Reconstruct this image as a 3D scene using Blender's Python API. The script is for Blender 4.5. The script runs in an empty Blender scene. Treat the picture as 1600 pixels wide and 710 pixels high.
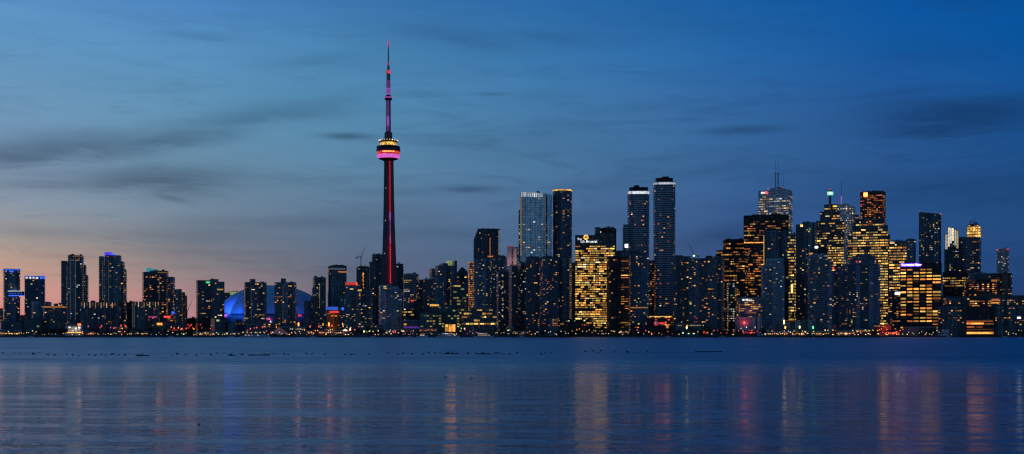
import bpy, bmesh, math, random
from mathutils import Vector, Matrix
PI = math.pi
rnd = random.Random(7)
sc = bpy.context.scene
col = sc.collection
F, CY, H = 1980.0, 523.0, 4.0          # focal length in photo pixels, horizon row, eye height
GZ = 2.0                               # level of the land
def PX(px, D): return (px - 800.0) / F * D
def PZ(py, D): return H + (CY - py) / F * D

def lin(c):
    return tuple(((v/255.0)/12.92 if v/255.0 <= 0.04045 else ((v/255.0+0.055)/1.055)**2.4) for v in c)

# ------------------------------------------------------------------ materials
MATS = {}
def new_mat(name):
    m = bpy.data.materials.new(name); m.use_nodes = True
    MATS[name] = m
    return m, m.node_tree, m.node_tree.nodes['Principled BSDF']
def N(nt, kind, **kw):
    n = nt.nodes.new(kind)
    for k, v in kw.items():
        setattr(n, k, v)
    return n
def math_node(nt, op, a, b=None, c=None, clamp=False):
    n = nt.nodes.new('ShaderNodeMath'); n.operation = op; n.use_clamp = clamp
    for i, v in enumerate((a, b, c)):
        if v is None: continue
        if isinstance(v, (int, float)): n.inputs[i].default_value = v
        else: nt.links.new(v, n.inputs[i])
    return n.outputs[0]
def mixc(nt, fac, a, b, mode='MIX'):
    n = nt.nodes.new('ShaderNodeMix'); n.data_type = 'RGBA'; n.blend_type = mode
    for sock, v in ((n.inputs[0], fac), (n.inputs[6], a), (n.inputs[7], b)):
        if isinstance(v, (int, float)): sock.default_value = v
        elif isinstance(v, tuple): sock.default_value = (*v[:3], 1)
        else: nt.links.new(v, sock)
    return n.outputs[2]

def plain(name, c, rough=0.7, metal=0.0, var=0.25, scale=0.15):
    m, nt, b = new_mat(name)
    tc = N(nt, 'ShaderNodeTexCoord'); no = N(nt, 'ShaderNodeTexNoise')
    no.inputs['Scale'].default_value = scale; no.inputs['Detail'].default_value = 5
    nt.links.new(tc.outputs['Object'], no.inputs['Vector'])
    k = math_node(nt, 'MULTIPLY_ADD', no.outputs[0], 2*var, 1-var)
    hsv = N(nt, 'ShaderNodeHueSaturation'); hsv.inputs['Color'].default_value = (*c, 1)
    nt.links.new(k, hsv.inputs['Value'])
    nt.links.new(hsv.outputs[0], b.inputs['Base Color'])
    b.inputs['Roughness'].default_value = rough; b.inputs['Metallic'].default_value = metal
    return m
def glow(name, c, s, vary=True):
    m, nt, b = new_mat(name)
    b.inputs['Base Color'].default_value = (0.05, 0.05, 0.05, 1)
    tc = N(nt, 'ShaderNodeTexCoord'); no = N(nt, 'ShaderNodeTexNoise')
    no.inputs['Scale'].default_value = 0.45; no.inputs['Detail'].default_value = 3
    nt.links.new(N(nt, 'ShaderNodeNewGeometry').outputs['Position'], no.inputs['Vector'])
    b.inputs['Emission Color'].default_value = (*c, 1)
    oi = N(nt, 'ShaderNodeObjectInfo'); ge = N(nt, 'ShaderNodeNewGeometry')
    rr = math_node(nt, 'FRACT', math_node(nt, 'ADD', oi.outputs['Random'], ge.outputs['Random Per Island']))
    k = math_node(nt, 'MULTIPLY_ADD', math_node(nt, 'POWER', rr, 1.6), 1.25, .42) if vary else 1.0
    v = math_node(nt, 'MAXIMUM', math_node(nt, 'MULTIPLY_ADD', no.outputs[0], s*2.6, -s*.3), s*.15)
    nt.links.new(math_node(nt, 'MULTIPLY', v, k), b.inputs['Emission Strength'])
    m.cycles.emission_sampling = 'NONE'
    return m
def facade(name, glass, frame, fh, bay, sp=0.3, mu=0.15, litp=0.03, lits=0.35, metal=0.0, rough=0.25, gvar=0.5, lc=((1, .45, .14), (1, .8, .45)), colv=1.5):
    m, nt, b = new_mat(name)
    uv = N(nt, 'ShaderNodeUVMap'); sep = N(nt, 'ShaderNodeSeparateXYZ')
    nt.links.new(uv.outputs[0], sep.inputs[0])
    oi = N(nt, 'ShaderNodeObjectInfo')
    u = math_node(nt, 'DIVIDE', sep.outputs[0], bay); v = math_node(nt, 'DIVIDE', sep.outputs[1], fh)
    fu = math_node(nt, 'FRACT', u); fv = math_node(nt, 'FRACT', v)
    mask = math_node(nt, 'MAXIMUM', math_node(nt, 'LESS_THAN', fu, mu), math_node(nt, 'LESS_THAN', fv, sp))
    cx = N(nt, 'ShaderNodeCombineXYZ')
    nt.links.new(math_node(nt, 'FLOOR', u), cx.inputs[0]); nt.links.new(math_node(nt, 'FLOOR', v), cx.inputs[1])
    nt.links.new(math_node(nt, 'MULTIPLY', oi.outputs['Random'], 97.0), cx.inputs[2])
    wn = N(nt, 'ShaderNodeTexWhiteNoise'); wn.noise_dimensions = '3D'
    nt.links.new(cx.outputs[0], wn.inputs[0])
    sc3 = N(nt, 'ShaderNodeSeparateColor'); nt.links.new(wn.outputs['Color'], sc3.inputs[0])
    # per-building tone and long weather streaks
    no = N(nt, 'ShaderNodeTexNoise'); no.inputs['Scale'].default_value = 1.0; no.inputs['Detail'].default_value = 4
    mp = N(nt, 'ShaderNodeMapping'); mp.inputs['Scale'].default_value = (0.12, 0.02, 1)
    nt.links.new(uv.outputs[0], mp.inputs[0]); nt.links.new(mp.outputs[0], no.inputs['Vector'])
    tone = math_node(nt, 'MULTIPLY', math_node(nt, 'MULTIPLY_ADD', oi.outputs['Random'], 0.5, 0.75),
                     math_node(nt, 'MULTIPLY_ADD', no.outputs[0], 0.9, 0.55))
    # bays: every few window columns the cladding changes tone
    c2 = N(nt, 'ShaderNodeCombineXYZ'); nt.links.new(math_node(nt, 'FLOOR', math_node(nt, 'DIVIDE', sep.outputs[0], bay*2.4)), c2.inputs[0])
    nt.links.new(math_node(nt, 'MULTIPLY', oi.outputs['Random'], 31.0), c2.inputs[1])
    w2 = N(nt, 'ShaderNodeTexWhiteNoise'); w2.noise_dimensions = '3D'; nt.links.new(c2.outputs[0], w2.inputs[0])
    tone = math_node(nt, 'MULTIPLY', tone, math_node(nt, 'MULTIPLY_ADD', math_node(nt, 'POWER', w2.outputs['Value'], 1.5), colv, 1-colv*.36))
    gk = math_node(nt, 'MULTIPLY', tone, math_node(nt, 'MULTIPLY_ADD', sc3.outputs[2], 2*gvar, 1-gvar))
    gcol = N(nt, 'ShaderNodeHueSaturation'); gcol.inputs['Color'].default_value = (*glass, 1); nt.links.new(gk, gcol.inputs['Value'])
    fcol = N(nt, 'ShaderNodeHueSaturation'); fcol.inputs['Color'].default_value = (*frame, 1); nt.links.new(tone, fcol.inputs['Value'])
    nt.links.new(mixc(nt, mask, gcol.outputs[0], fcol.outputs[0]), b.inputs['Base Color'])
    hue = math_node(nt, 'MULTIPLY_ADD', math_node(nt, 'FRACT', math_node(nt, 'MULTIPLY', oi.outputs['Random'], 13.7)), .09, .435)
    for q in (gcol, fcol): nt.links.new(hue, q.inputs['Hue'])
    inv = math_node(nt, 'SUBTRACT', 1.0, mask)
    nt.links.new(math_node(nt, 'MULTIPLY_ADD', mask, 0.5-rough*0.5, rough), b.inputs['Roughness'])
    nt.links.new(math_node(nt, 'MULTIPLY', inv, metal), b.inputs['Metallic'])
    lit = math_node(nt, 'MULTIPLY', inv, math_node(nt, 'LESS_THAN', wn.outputs['Value'], litp))
    st = math_node(nt, 'MULTIPLY', lit, math_node(nt, 'MULTIPLY', math_node(nt, 'POWER', sc3.outputs[0], 2.0), lits*3))
    nt.links.new(mixc(nt, sc3.outputs[1], lc[0], lc[1]), b.inputs['Emission Color'])
    nt.links.new(st, b.inputs['Emission Strength'])
    m.cycles.emission_sampling = 'NONE'
    return m

facade('condo_dark', (.075, .10, .14), (.16, .17, .185), 2.95, 3.1, litp=.11, lits=.30)
facade('condo_grey', (.09, .12, .16), (.22, .23, .26), 2.95, 3.0, litp=.10, lits=.28)
facade('condo_blue', (.07, .14, .21), (.13, .19, .26), 2.95, 2.8, litp=.08, lits=.26, rough=.15)
facade('condo_light', (.14, .20, .26), (.38, .40, .43), 3.0, 3.2, litp=.07, lits=.35)
facade('glass_tower', (.60, .63, .68), (.50, .56, .60), 4.8, 4.5, sp=.2, mu=.14, litp=.012, lits=.5, metal=.8, rough=.14, gvar=.25, colv=.25)
facade('glass_dark', (.07, .11, .15), (.05, .065, .085), 3.7, 3.0, sp=.22, litp=.06, lits=.3, rough=.12)
facade('office_black', (.03, .028, .03), (.012, .012, .014), 4.5, 3.0, sp=.35, litp=.16, lits=.22, lc=((1, .35, .1), (1, .65, .25)))
facade('office_gold', (.06, .055, .05), (.05, .05, .05), 3.8, 3.0, sp=.35, mu=.1, litp=.22, lits=.28, lc=((1, .5, .15), (1, .8, .4)))
facade('office_rows', (.07, .065, .06), (.11, .11, .11), 5.3, 3.2, sp=.4, mu=.18, litp=.25, lits=.22, lc=((1, .45, .12), (1, .7, .3)), colv=.6)
facade('hotel_black', (.03, .028, .03), (.012, .012, .014), 5.2, 9.8, sp=.4, mu=.2, litp=.2, lits=.2, lc=((1, .35, .1), (1, .55, .2)), colv=.3)
facade('office_white', (.14, .16, .19), (.86, .86, .84), 5.3, 2.8, sp=.5, mu=.3, litp=.4, lits=.24, colv=.25, lc=((1, .6, .25), (1, .85, .6)))
facade('office_red', (.05, .02, .015), (.10, .035, .025), 3.9, 4.5, sp=.35, mu=.25, litp=.12, lits=.25, lc=((1, .2, .05), (1, .4, .12)))
facade('office_teal', (.06, .10, .10), (.11, .15, .16), 4.2, 4.6, sp=.25, mu=.2, litp=.12, lits=.2, lc=((.75, .8, .3), (1, .8, .35)))
facade('brick_red', (.05, .04, .045), (.19, .075, .055), 3.6, 4.0, sp=.45, mu=.4, litp=.14, lits=.3)
facade('brick_orange', (.07, .05, .04), (.33, .17, .08), 4.0, 5.0, sp=.5, mu=.4, litp=.1, lits=.3)
facade('stone_brown', (.06, .055, .06), (.17, .14, .13), 3.2, 3.2, sp=.4, mu=.3, litp=.05, lits=.3)
facade('sunset_pink', (.40, .30, .30), (.80, .60, .55), 3.4, 2.6, sp=.35, mu=.3, litp=.05, lits=.4)  # pink base colour carries the sunset glow on the slim tower
plain('concrete', (.20, .20, .21)); plain('concrete_dark', (.055, .058, .065)); plain('slab_light', (.28, .31, .36)); plain('slab_white', (.5, .52, .56))
plain('slab_dark', (.10, .115, .14)); plain('black_metal', (.02, .02, .022), .5, .3); plain('steel', (.25, .26, .28), .45, .6)
plain('white_paint', (.75, .76, .78), .35); plain('roof_fabric', (.40, .43, .48), .55, 0, .06, .05); plain('tower_concrete', (.11, .108, .115), .85)
plain('land_soil', (.04, .042, .04), .95); plain('quay_stone', (.10, .10, .10), .9); plain('asphalt', (.05, .05, .052), .95)
plain('bark', (.05, .038, .03), .95); plain('leaf', (.035, .055, .028), .8, 0, .45, .5); plain('leaf_pale', (.05, .07, .03), .8, 0, .45, .5)
plain('feather_dark', (.018, .016, .016), .8, 0, .4, 8); plain('feather_brown', (.06, .045, .035), .8, 0, .4, 8); plain('beak', (.25, .16, .05), .5)
plain('wood_wet', (.022, .02, .017), .6, 0, .5, 2); plain('copper_green', (.06, .11, .10), .7)

PAL = {'amber': (1, .36, .06), 'gold': (1, .52, .10), 'yellow': (1, .66, .16), 'cream': (1, .74, .40), 'white': (.86, .93, 1.0),
       'red': (1, .07, .05), 'orange': (1, .26, .06), 'lime': (.75, .92, .35), 'blue': (.05, .16, 1), 'violet': (.35, .10, 1), 'indigo': (.09, .06, 1), 'ultra': (.05, .025, 1), 'crimson': (1, .02, .04), 'pink': (1, .12, .45),
       'green': (.08, .9, .35), 'mint': (.55, 1, .85), 'teal': (.05, .42, .5), 'magenta': (.9, .15, .75), 'purple': (.42, .10, .55)}
LV = {'f': .07, 'd': .2, 'm': .55, 'h': .8, 'b': 1.15, 'l': 2.3, 'x': 4.0, 'u': 9.0, 'z': 14.0}
def G(key):                                # e.g. 'gold_b'
    n = 'glow_' + key
    if n not in MATS:
        c, l = key.split('_'); glow(n, PAL[c], LV[l], l in 'dmb' and c not in ('magenta', 'purple', 'crimson', 'violet', 'blue', 'teal'))
    return MATS[n]
def M(k): return G(k) if k.split('_')[0] in PAL and k.split('_')[-1] in LV else MATS[k]

# ------------------------------------------------------------------ mesh helpers
def link(o, parent=None):
    col.objects.link(o)
    if parent: o.parent = parent
    return o
class MB:
    def __init__(s): s.v = []; s.f = []; s.uv = []; s.mi = []
    def quad(s, pts, uvs=None, mi=0):
        n = len(s.v); s.v += [tuple(p) for p in pts]; s.f.append(tuple(range(n, n+len(pts))))
        s.uv += uvs if uvs else [(0, 0)]*len(pts); s.mi.append(mi)
    def box(s, x0, x1, y0, y1, z0, z1, mi=0, R=None):
        P = [(x0, y0, z0), (x1, y0, z0), (x1, y1, z0), (x0, y1, z0), (x0, y0, z1), (x1, y0, z1), (x1, y1, z1), (x0, y1, z1)]
        if R: P = [tuple(R @ Vector(p)) for p in P]
        for f in ((0, 1, 5, 4), (1, 2, 6, 5), (2, 3, 7, 6), (3, 0, 4, 7), (4, 5, 6, 7), (3, 2, 1, 0)):
            s.quad([P[i] for i in f], None, mi)
    def prism(s, poly, z0, ztop, mi=0, off=0.0, cap=True):
        """poly counter-clockwise seen from above; ztop number or function of (x, y)"""
        zt = ztop if callable(ztop) else (lambda x, y: ztop)
        u = off; n = len(poly)
        for i in range(n):
            a, b = poly[i], poly[(i+1) % n]; L = math.hypot(b[0]-a[0], b[1]-a[1])
            za, zb = zt(*a), zt(*b)
            s.quad([(*a, z0), (*b, z0), (*b, zb), (*a, za)], [(u, z0), (u+L, z0), (u+L, zb), (u, za)], mi)
            u += L
        if cap:
            s.quad([(*p, zt(*p)) for p in poly], [(0.2, 0.2)]*n, mi)
            s.quad([(*p, z0) for p in reversed(poly)], [(0.2, 0.2)]*n, mi)
    def tube(s, p0, p1, r0, r1, n=6, mi=0):
        p0, p1 = Vector(p0), Vector(p1); d = (p1-p0).normalized()
        a = d.orthogonal().normalized(); b = d.cross(a)
        A = [p0+(a*math.cos(2*PI*k/n)+b*math.sin(2*PI*k/n))*r0 for k in range(n)]
        B = [p1+(a*math.cos(2*PI*k/n)+b*math.sin(2*PI*k/n))*r1 for k in range(n)]
        for k in range(n):
            s.quad([A[k], A[(k+1) % n], B[(k+1) % n], B[k]], None, mi)
        s.quad(list(reversed(A)), None, mi); s.quad(B, None, mi)
    def lathe(s, prof, n=32, mi=0, cx=0, cy=0):
        """prof: list of (r, z) from bottom to top"""
        for (r0, z0), (r1, z1) in zip(prof[:-1], prof[1:]):
            for k in range(n):
                a, b = 2*PI*k/n, 2*PI*(k+1)/n
                s.quad([(cx+r0*math.cos(a), cy+r0*math.sin(a), z0), (cx+r0*math.cos(b), cy+r0*math.sin(b), z0),
                        (cx+r1*math.cos(b), cy+r1*math.sin(b), z1), (cx+r1*math.cos(a), cy+r1*math.sin(a), z1)], None, mi)
    def build(s, name, mats, parent=None, smooth=False):
        me = bpy.data.meshes.new(name); me.from_pydata(s.v, [], s.f)
        ul = me.uv_layers.new(name='UVMap'); ul.data.foreach_set('uv', [c for p in s.uv for c in p])
        if not isinstance(mats, (list, tuple)): mats = [mats]
        for m in mats: me.materials.append(M(m) if isinstance(m, str) else m)
        me.polygons.foreach_set('material_index', s.mi)
        if smooth:
            bm = bmesh.new(); bm.from_mesh(me); bmesh.ops.remove_doubles(bm, verts=bm.verts, dist=1e-4); bm.to_mesh(me); bm.free()
            me.polygons.foreach_set('use_smooth', [True]*len(me.polygons))
        me.update()
        return link(bpy.data.objects.new(name, me), parent)
def tag(o, label=None, cat=None, group=None, kind=None):
    if label: o['label'] = label
    if cat: o['category'] = cat
    if group: o['group'] = group
    if kind: o['kind'] = kind
    return o
def empty(name, loc, rz, label, cat, group=None):
    o = link(bpy.data.objects.new(name, None)); o.location = loc; o.rotation_euler = (0, 0, rz); o.empty_display_size = 2
    return tag(o, label, cat, group)
def copy_tree(o, parent=None):
    c = o.copy(); col.objects.link(c); c.parent = parent
    for ch in list(o.children): copy_tree(ch, c)
    return c

# shared little box that every lit window uses (one mesh per colour), 1 x .3 x 1
WMESH = {}
def wmesh(key):
    if key not in WMESH:
        b = MB(); b.box(-.5, .5, -.12, .12, -.5, .5)
        me = bpy.data.meshes.new('window_pane'); me.from_pydata(b.v, [], b.f); me.materials.append(G(key)); WMESH[key] = me
    return WMESH[key]

# palettes: (colour key, weight)
WP = {
 'home':  [('cream_m', 7), ('gold_m', 7), ('amber_m', 4), ('cream_d', 6), ('amber_d', 8), ('gold_b', 2), ('cream_b', 2), ('white_m', 2), ('orange_d', 3), ('red_d', 1), ('lime_d', 1)],
 'homewarm': [('gold_m', 7), ('amber_m', 9), ('orange_m', 5), ('amber_b', 3), ('cream_b', 1), ('orange_d', 6), ('red_m', 1), ('gold_b', 2)],
 'homecool': [('cream_m', 7), ('white_d', 6), ('white_m', 4), ('gold_d', 4), ('lime_d', 4), ('amber_d', 4), ('gold_m', 2)],
 'office': [('gold_m', 8), ('yellow_m', 8), ('yellow_d', 4), ('gold_b', 8), ('yellow_b', 8), ('cream_m', 4), ('amber_m', 4), ('amber_d', 5)],
 'officewarm': [('amber_m', 9), ('gold_m', 7), ('orange_m', 5), ('amber_d', 6), ('gold_b', 2), ('orange_d', 5)],
 'officewhite': [('cream_m', 8), ('white_m', 5), ('cream_d', 6), ('yellow_m', 4), ('gold_d', 5), ('cream_b', 2)],
 'bank':  [('gold_m', 8), ('gold_b', 10), ('yellow_b', 6), ('amber_b', 5), ('amber_m', 8), ('cream_b', 4), ('yellow_m', 6)],
 'hotel': [('gold_b', 9), ('amber_b', 8), ('yellow_b', 4), ('gold_m', 6), ('amber_m', 6), ('orange_m', 5)],
 'lime':  [('lime_m', 4), ('lime_d', 6), ('yellow_m', 6), ('yellow_d', 5), ('gold_m', 2)],
 'red':   [('orange_m', 9), ('orange_b', 5), ('red_m', 4), ('amber_m', 6), ('amber_b', 2), ('orange_d', 4)],
}
def pick(pal):
    ks = WP[pal]; t = rnd.random()*sum(w for _, w in ks)
    for k, w in ks:
        t -= w
        if t <= 0: return k
    return ks[-1][0]

# styles: wall material, floor height, bay, slab (material, overhang, thickness) or None, fin spacing or None
STY = {
 'dark':  ('condo_dark', 2.95, 3.1, ('slab_dark', .5, .5), None),
 'grey':  ('condo_grey', 2.95, 3.0, ('slab_dark', .6, .8), None),
 'blue':  ('condo_blue', 2.95, 2.8, ('slab_dark', .5, .5), None),
 'light': ('condo_light', 3.0, 3.2, ('slab_light', .8, .9), None),
 'band':  ('condo_dark', 3.9, 3.0, ('slab_white', 1.2, 1.4), None),
 'tower': ('glass_tower', 4.8, 4.5, None, 9.0),
 'glassd': ('glass_dark', 3.7, 3.0, None, 6.0),
 'rows':  ('office_rows', 5.3, 3.2, ('concrete', .3, 1.0), None),
 'hotel': ('hotel_black', 5.2, 9.8, None, None),
 'black': ('office_black', 4.5, 3.0, None, 6.0),
 'gold':  ('office_gold', 3.8, 3.0, ('concrete_dark', .3, .8), None),
 'white': ('office_white', 5.3, 2.8, None, 5.6),
 'redo':  ('office_red', 3.9, 4.5, None, 4.5),
 'teal':  ('office_teal', 4.2, 4.6, ('copper_green', .3, .7), None),
 'brick': ('brick_red', 3.6, 4.0, None, None),
 'orange': ('brick_orange', 4.0, 5.0, None, None),
 'brown': ('stone_brown', 3.2, 3.2, ('slab_light', .4, .7), None),
 'pink':  ('sunset_pink', 3.4, 2.6, None, 5.2),
 'fins':  ('condo_dark', 2.95, 3.0, ('slab_dark', .3, .4), 9.0),
}
def footprint(w, d, kind):
    if kind == 'round':
        return [(w/2*math.cos(a), d/2*math.sin(a)) for a in (2*PI*k/24 for k in range(24))]
    if kind == 'soft':                      # rounded corners
        r = min(w, d)*.28; P = []
        for cx, cy, a0 in ((w/2-r, -d/2+r, -PI/2), (w/2-r, d/2-r, 0), (-w/2+r, d/2-r, PI/2), (-w/2+r, -d/2+r, PI)):
            P += [(cx+r*math.cos(a0+PI/2*k/4), cy+r*math.sin(a0+PI/2*k/4)) for k in range(5)]
        return P
    return [(-w/2, -d/2), (w/2, -d/2), (w/2, d/2), (-w/2, d/2)]
def inside(p, poly):
    x, y = p; c = True
    for i in range(len(poly)):
        a, b = poly[i], poly[(i+1) % len(poly)]
        if (b[0]-a[0])*(y-a[1])-(b[1]-a[1])*(x-a[0]) < 0.15: return False
    return c
NB = [0]
def T(name, D, vols, style, label, lit=.08, pal='home', yaw=None, depth=None, cat='building', extras=(), foot='rect', plant=True, run=(1, 1), wsz=(.72, .52), cluster=None, colprob=0.0, ytop_lit=None):
    """vols: (x0, x1, ytop) or (x0, x1, ytop_left, ytop_right); extras: (kind, x0, x1, ytop, ybot, material[, 'face'])"""
    NB[0] += 1; k = NB[0]
    mat, fh, bay, slab, fin = STY[style]
    if yaw is None: yaw = [8, -9, 12, -6, 10, -12, 5, -8][k % 8]
    X0 = min(v[0] for v in vols); X1 = max(v[1] for v in vols); mid = (X0+X1)/2
    th = math.radians(yaw); c, s = math.cos(th), math.sin(th); m = D/F
    az = math.atan2(PX(mid, D), D)
    root = empty(name, (PX(mid, D), D, GZ), -az+th, label, cat)
    Lp = m/math.cos(az)*1.0; Lp = m            # metres per photo pixel across
    wall = MB(); polys = []
    dep0 = depth or max(14, min(34, (X1-X0)*m*.8))
    fmap = []
    for i, v in enumerate(vols):
        x0, x1 = v[0], v[1]; yl = v[2]; yr = v[3] if len(v) > 3 else v[2]
        S = (x1-x0)*Lp; d = dep0*(1-.045*i)
        if abs(s)*d > S*.45: d = max(3.0, S*.45/max(abs(s), .01))
        w = (S-d*abs(s))/c
        delta = ((x0+x1)/2-mid)*Lp
        ox, oy = delta*c, -delta*s
        zl, zr = PZ(yl, D)-GZ, PZ(yr, D)-GZ
        poly = [(px+ox, py+oy) for px, py in footprint(w, d, foot)]
        zt = (lambda x, y, zl=zl, zr=zr, ox=ox, w=w: zl+(zr-zl)*min(1, max(0, (x-ox+w/2)/w)))
        wall.prism(poly, 0, zt, 0, off=i*37.0)
        polys.append((poly, zt, min(zl, zr), max(zl, zr)))
        fmap.append((x0, x1, ox, oy, w, d))
        if slab:
            nf = int(min(zl, zr)/fh); kx = 1+2*slab[1]/w; ky = 1+2*slab[1]/d
            big = [((px-ox)*kx+ox, (py-oy)*ky+oy) for px, py in poly]
            for q in range(1, nf):
                wall.prism(big, q*fh-.02, q*fh-.02+slab[2], 1)
        if fin and foot == 'rect' and w > fin:
            nfn = max(1, int(w/fin+.5)); zz = min(zl, zr)
            for q in range(nfn+1):
                fx = ox-w/2+w*q/nfn; top = zt(fx, 0)-.3
                wall.box(fx-.35, fx+.35, oy-d/2-.55, oy-d/2+.2, .02, top, 2)
            nfs = max(1, int(d/fin+.5))
            for q in range(nfs):
                fy = oy-d/2+d*(q+.5)/nfs
                for sx in (-1, 1):
                    wall.box(ox+sx*w/2-.5, ox+sx*w/2+.5, fy-.3, fy+.3, .02, min(zl, zr)-.5, 2)
        # parapet
        if yl == yr and w > 6:
            par = [((px-ox)*(1+.5/w)+ox, (py-oy)*(1+.5/d)+oy) for px, py in poly]
            wall.prism(par, zl-1.2, zl+.25, 1 if slab else 2)
    wall.build('wall', [mat, slab[0] if slab else 'concrete_dark', {'tower': 'slab_white', 'white': 'slab_white', 'redo': 'brick_red', 'pink': 'slab_white', 'fins': 'slab_light'}.get(style, 'black_metal')], root)
    # lit windows
    cand = []; seedv = rnd.random()*99
    def clump(a_, b_):                      # flats are lit in loose clusters
        h_ = math.sin(a_*12.9898+b_*78.233+seedv)*43758.5453; h_ -= math.floor(h_); return .15+2.4*h_**2.2
    for vi, (poly, zt, zlo, zhi) in enumerate(polys):
        n = len(poly)
        for i in range(n):
            a, b = poly[i], poly[(i+1) % n]; ex, ey = b[0]-a[0], b[1]-a[1]; L = math.hypot(ex, ey)
            if L < 1.2: continue
            ex /= L; ey /= L; nx, ny = ey, -ex
            # outward normal, seen from the camera side once the yaw is applied
            if (nx*s+ny*c) > -0.02: continue
            nb = max(1, int(L/bay)); bw = L/nb; nf = int(zhi/fh)
            for f in range(1, nf):
                rowk = rnd.random()
                j = 0
                while j < nb:
                    r = rnd.randint(*run); r = min(r, nb-j)
                    t = (j+r/2)*bw; px, py = a[0]+ex*t, a[1]+ey*t; z = (f+.55)*fh
                    if z < zt(px, py)-2.2 and (z > 14 or D > 2050):
                        p = lit*(.6+.8*rowk)*(1.5*clump(f//3+vi*7, (j+i*13)//3) if pal.startswith('home') else 1)
                        if cluster: p = cluster(z/zhi, (j+r/2)/nb, rowk, lit)
                        if rnd.random() < p:
                            q = (px-nx*.5+nx*.9, py-ny*.5+ny*.9)
                            if not any(z < zt2(*q) and inside(q, p2) for kk, (p2, zt2, _, _) in enumerate(polys) if kk != vi):
                                cand.append((px+nx*.05, py+ny*.05, z, math.atan2(ey, ex), max(.8, r*bw*(wsz[0] if r == 1 else .86)), fh*wsz[1]*rnd.uniform(.6, 1.1), nx*s+ny*c, pick(pal)))
                    j += r
    strength = {'d': 0, 'm': 1, 'b': 2, 'x': 3, 'l': 3}
    cand.sort(key=lambda w: -(w[4]*w[5]*(-w[6])*(1+strength[w[7][-1]]*.6)))
    for (x, y, z, r, w, h, _, key) in cand[:100]:
        o = bpy.data.objects.new('window', wmesh(key)); link(o, root)
        o.location = (x, y, z); o.rotation_euler = (0, 0, r); o.scale = (w, 1, h)
    rest = cand[100:]
    if rest:
        keys = sorted({w[7] for w in rest}); b = MB()
        for (x, y, z, r, w, h, _, key) in rest:
            R = Matrix.Translation((x, y, z)) @ Matrix.Rotation(r, 4, 'Z')
            b.box(-w/2, w/2, -.12, .12, -h/2, h/2, keys.index(key), R)
        o = b.build('window', [G(q) for q in keys], root); o['kind'] = 'stuff'
    # roof plant
    if plant:
        for q in range(2):
            fx0, fx1, ox, oy, w, d = fmap[q % len(fmap)]
            if w < 12: continue
            poly, zt, zlo, zhi = polys[q % len(fmap)]
            if zhi-zlo > .5: continue
            a = rnd.uniform(.15, .32)*w; hh = rnd.uniform(2.2, 5.0); cx = ox+rnd.uniform(-.25, .25)*w
            if any(zt2(cx, oy) > zhi+.1 and inside((cx, oy), p2) for kk, (p2, zt2, _, _) in enumerate(polys) if kk != q % len(fmap)): continue
            b = MB(); b.box(cx-a/2, cx+a/2, oy-d*.25, oy+d*.3, zhi-.5, zhi+hh)
            rp = b.build('roof_plant', 'concrete_dark', root)
            for e in range(3):
                b = MB(); ux = cx+rnd.uniform(-.6, .6)*a; b.box(ux-.8, ux+.8, oy-d*.32, oy-d*.26, zhi-.4, zhi+rnd.uniform(1, 2.4)); b.build('vent', 'steel', rp)
            b = MB(); b.tube((cx, oy, zhi), (cx, oy, zhi+hh+rnd.uniform(2, 6)), .18, .08, 5); b.build('rooftop_mast', 'steel', rp)
    if not plant and not any(e[0] in ('crown', 'penthouse', 'comb_light', 'spire', 'roof_drum') for e in extras) and foot == 'rect' and D > 2000:
        q = max(range(len(fmap)), key=lambda q: polys[q][2]); fx0, fx1, ox, oy, w, d = fmap[q]; zt_ = polys[q][3]
        if w > 9 and polys[q][3]-polys[q][2] < .5:
            rp = None
            for e in range(2 if w < 18 else 4):
                b = MB(); a = rnd.uniform(.05, .16)*w; ux = ox+rnd.uniform(-.38, .38)*w; dz = e*.07
                b.box(ux-a/2, ux+a/2, oy-d*.2-dz, oy+d*.2+dz, zt_-.3, zt_+rnd.uniform(1.0, 3.4))
                if rp is None: rp = b.build('roof_plant', 'concrete_dark', root)
                else: b.build('vent', 'concrete_dark', rp)
    crowns = []
    for e in extras:
        kind, x0, x1, yt, yb, em = e[:6]; mode = e[6] if len(e) > 6 else 'full'
        z0, z1 = PZ(yb, D)-GZ, PZ(yt, D)-GZ; delta = ((x0+x1)/2-mid)*Lp
        # the volume under it
        j = min(range(len(fmap)), key=lambda q: (0 if fmap[q][0]-.6 <= (x0+x1)/2 <= fmap[q][1]+.6 else 1, abs(fmap[q][5]-dep0) if mode == 'full' else -fmap[q][5]))
        fx0, fx1, ox, oy, w, d = fmap[j]
        b = MB()
        if mode == 'face':
            lx = (delta-(d/2)*s)/c - 0*ox; ww = (x1-x0)*Lp/c
            yy = oy-d/2 if abs(s) < .01 else -d/2+oy
            # point on the front plane y = yy with screen offset delta: lx*c - yy*s = delta
            lx = (delta+yy*s)/c
            b.box(lx-ww/2, lx+ww/2, yy-.75, yy-.3, z0, z1)
        elif mode == 'round':
            r = (x1-x0)*Lp/2; b.lathe([(0, z0), (r, z0), (r, z1), (0, z1)], 24, 0, delta*c, -delta*s)
        elif mode == 'band':                   # ring round the whole volume
            k1, k2 = 1+1.6/w, 1+1.6/d
            poly = [((px)*k1+ox, (py)*k2+oy) for px, py in footprint(w, d, foot)]
            b.prism(poly, z0, z1, 0, cap=True)
        else:
            dd = d*.82; sl = (x1-x0)*Lp; ww = max(.6, (sl-dd*abs(s))/c)
            if dd*abs(s) > sl*.5: dd = sl*.5/abs(s); ww = sl*.5/c
            if foot == 'round': dd = ww
            poly = [(px+delta*c, py-delta*s) for px, py in footprint(ww, dd, foot)]
            b.prism(poly, z0, z1, 0)
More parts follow.
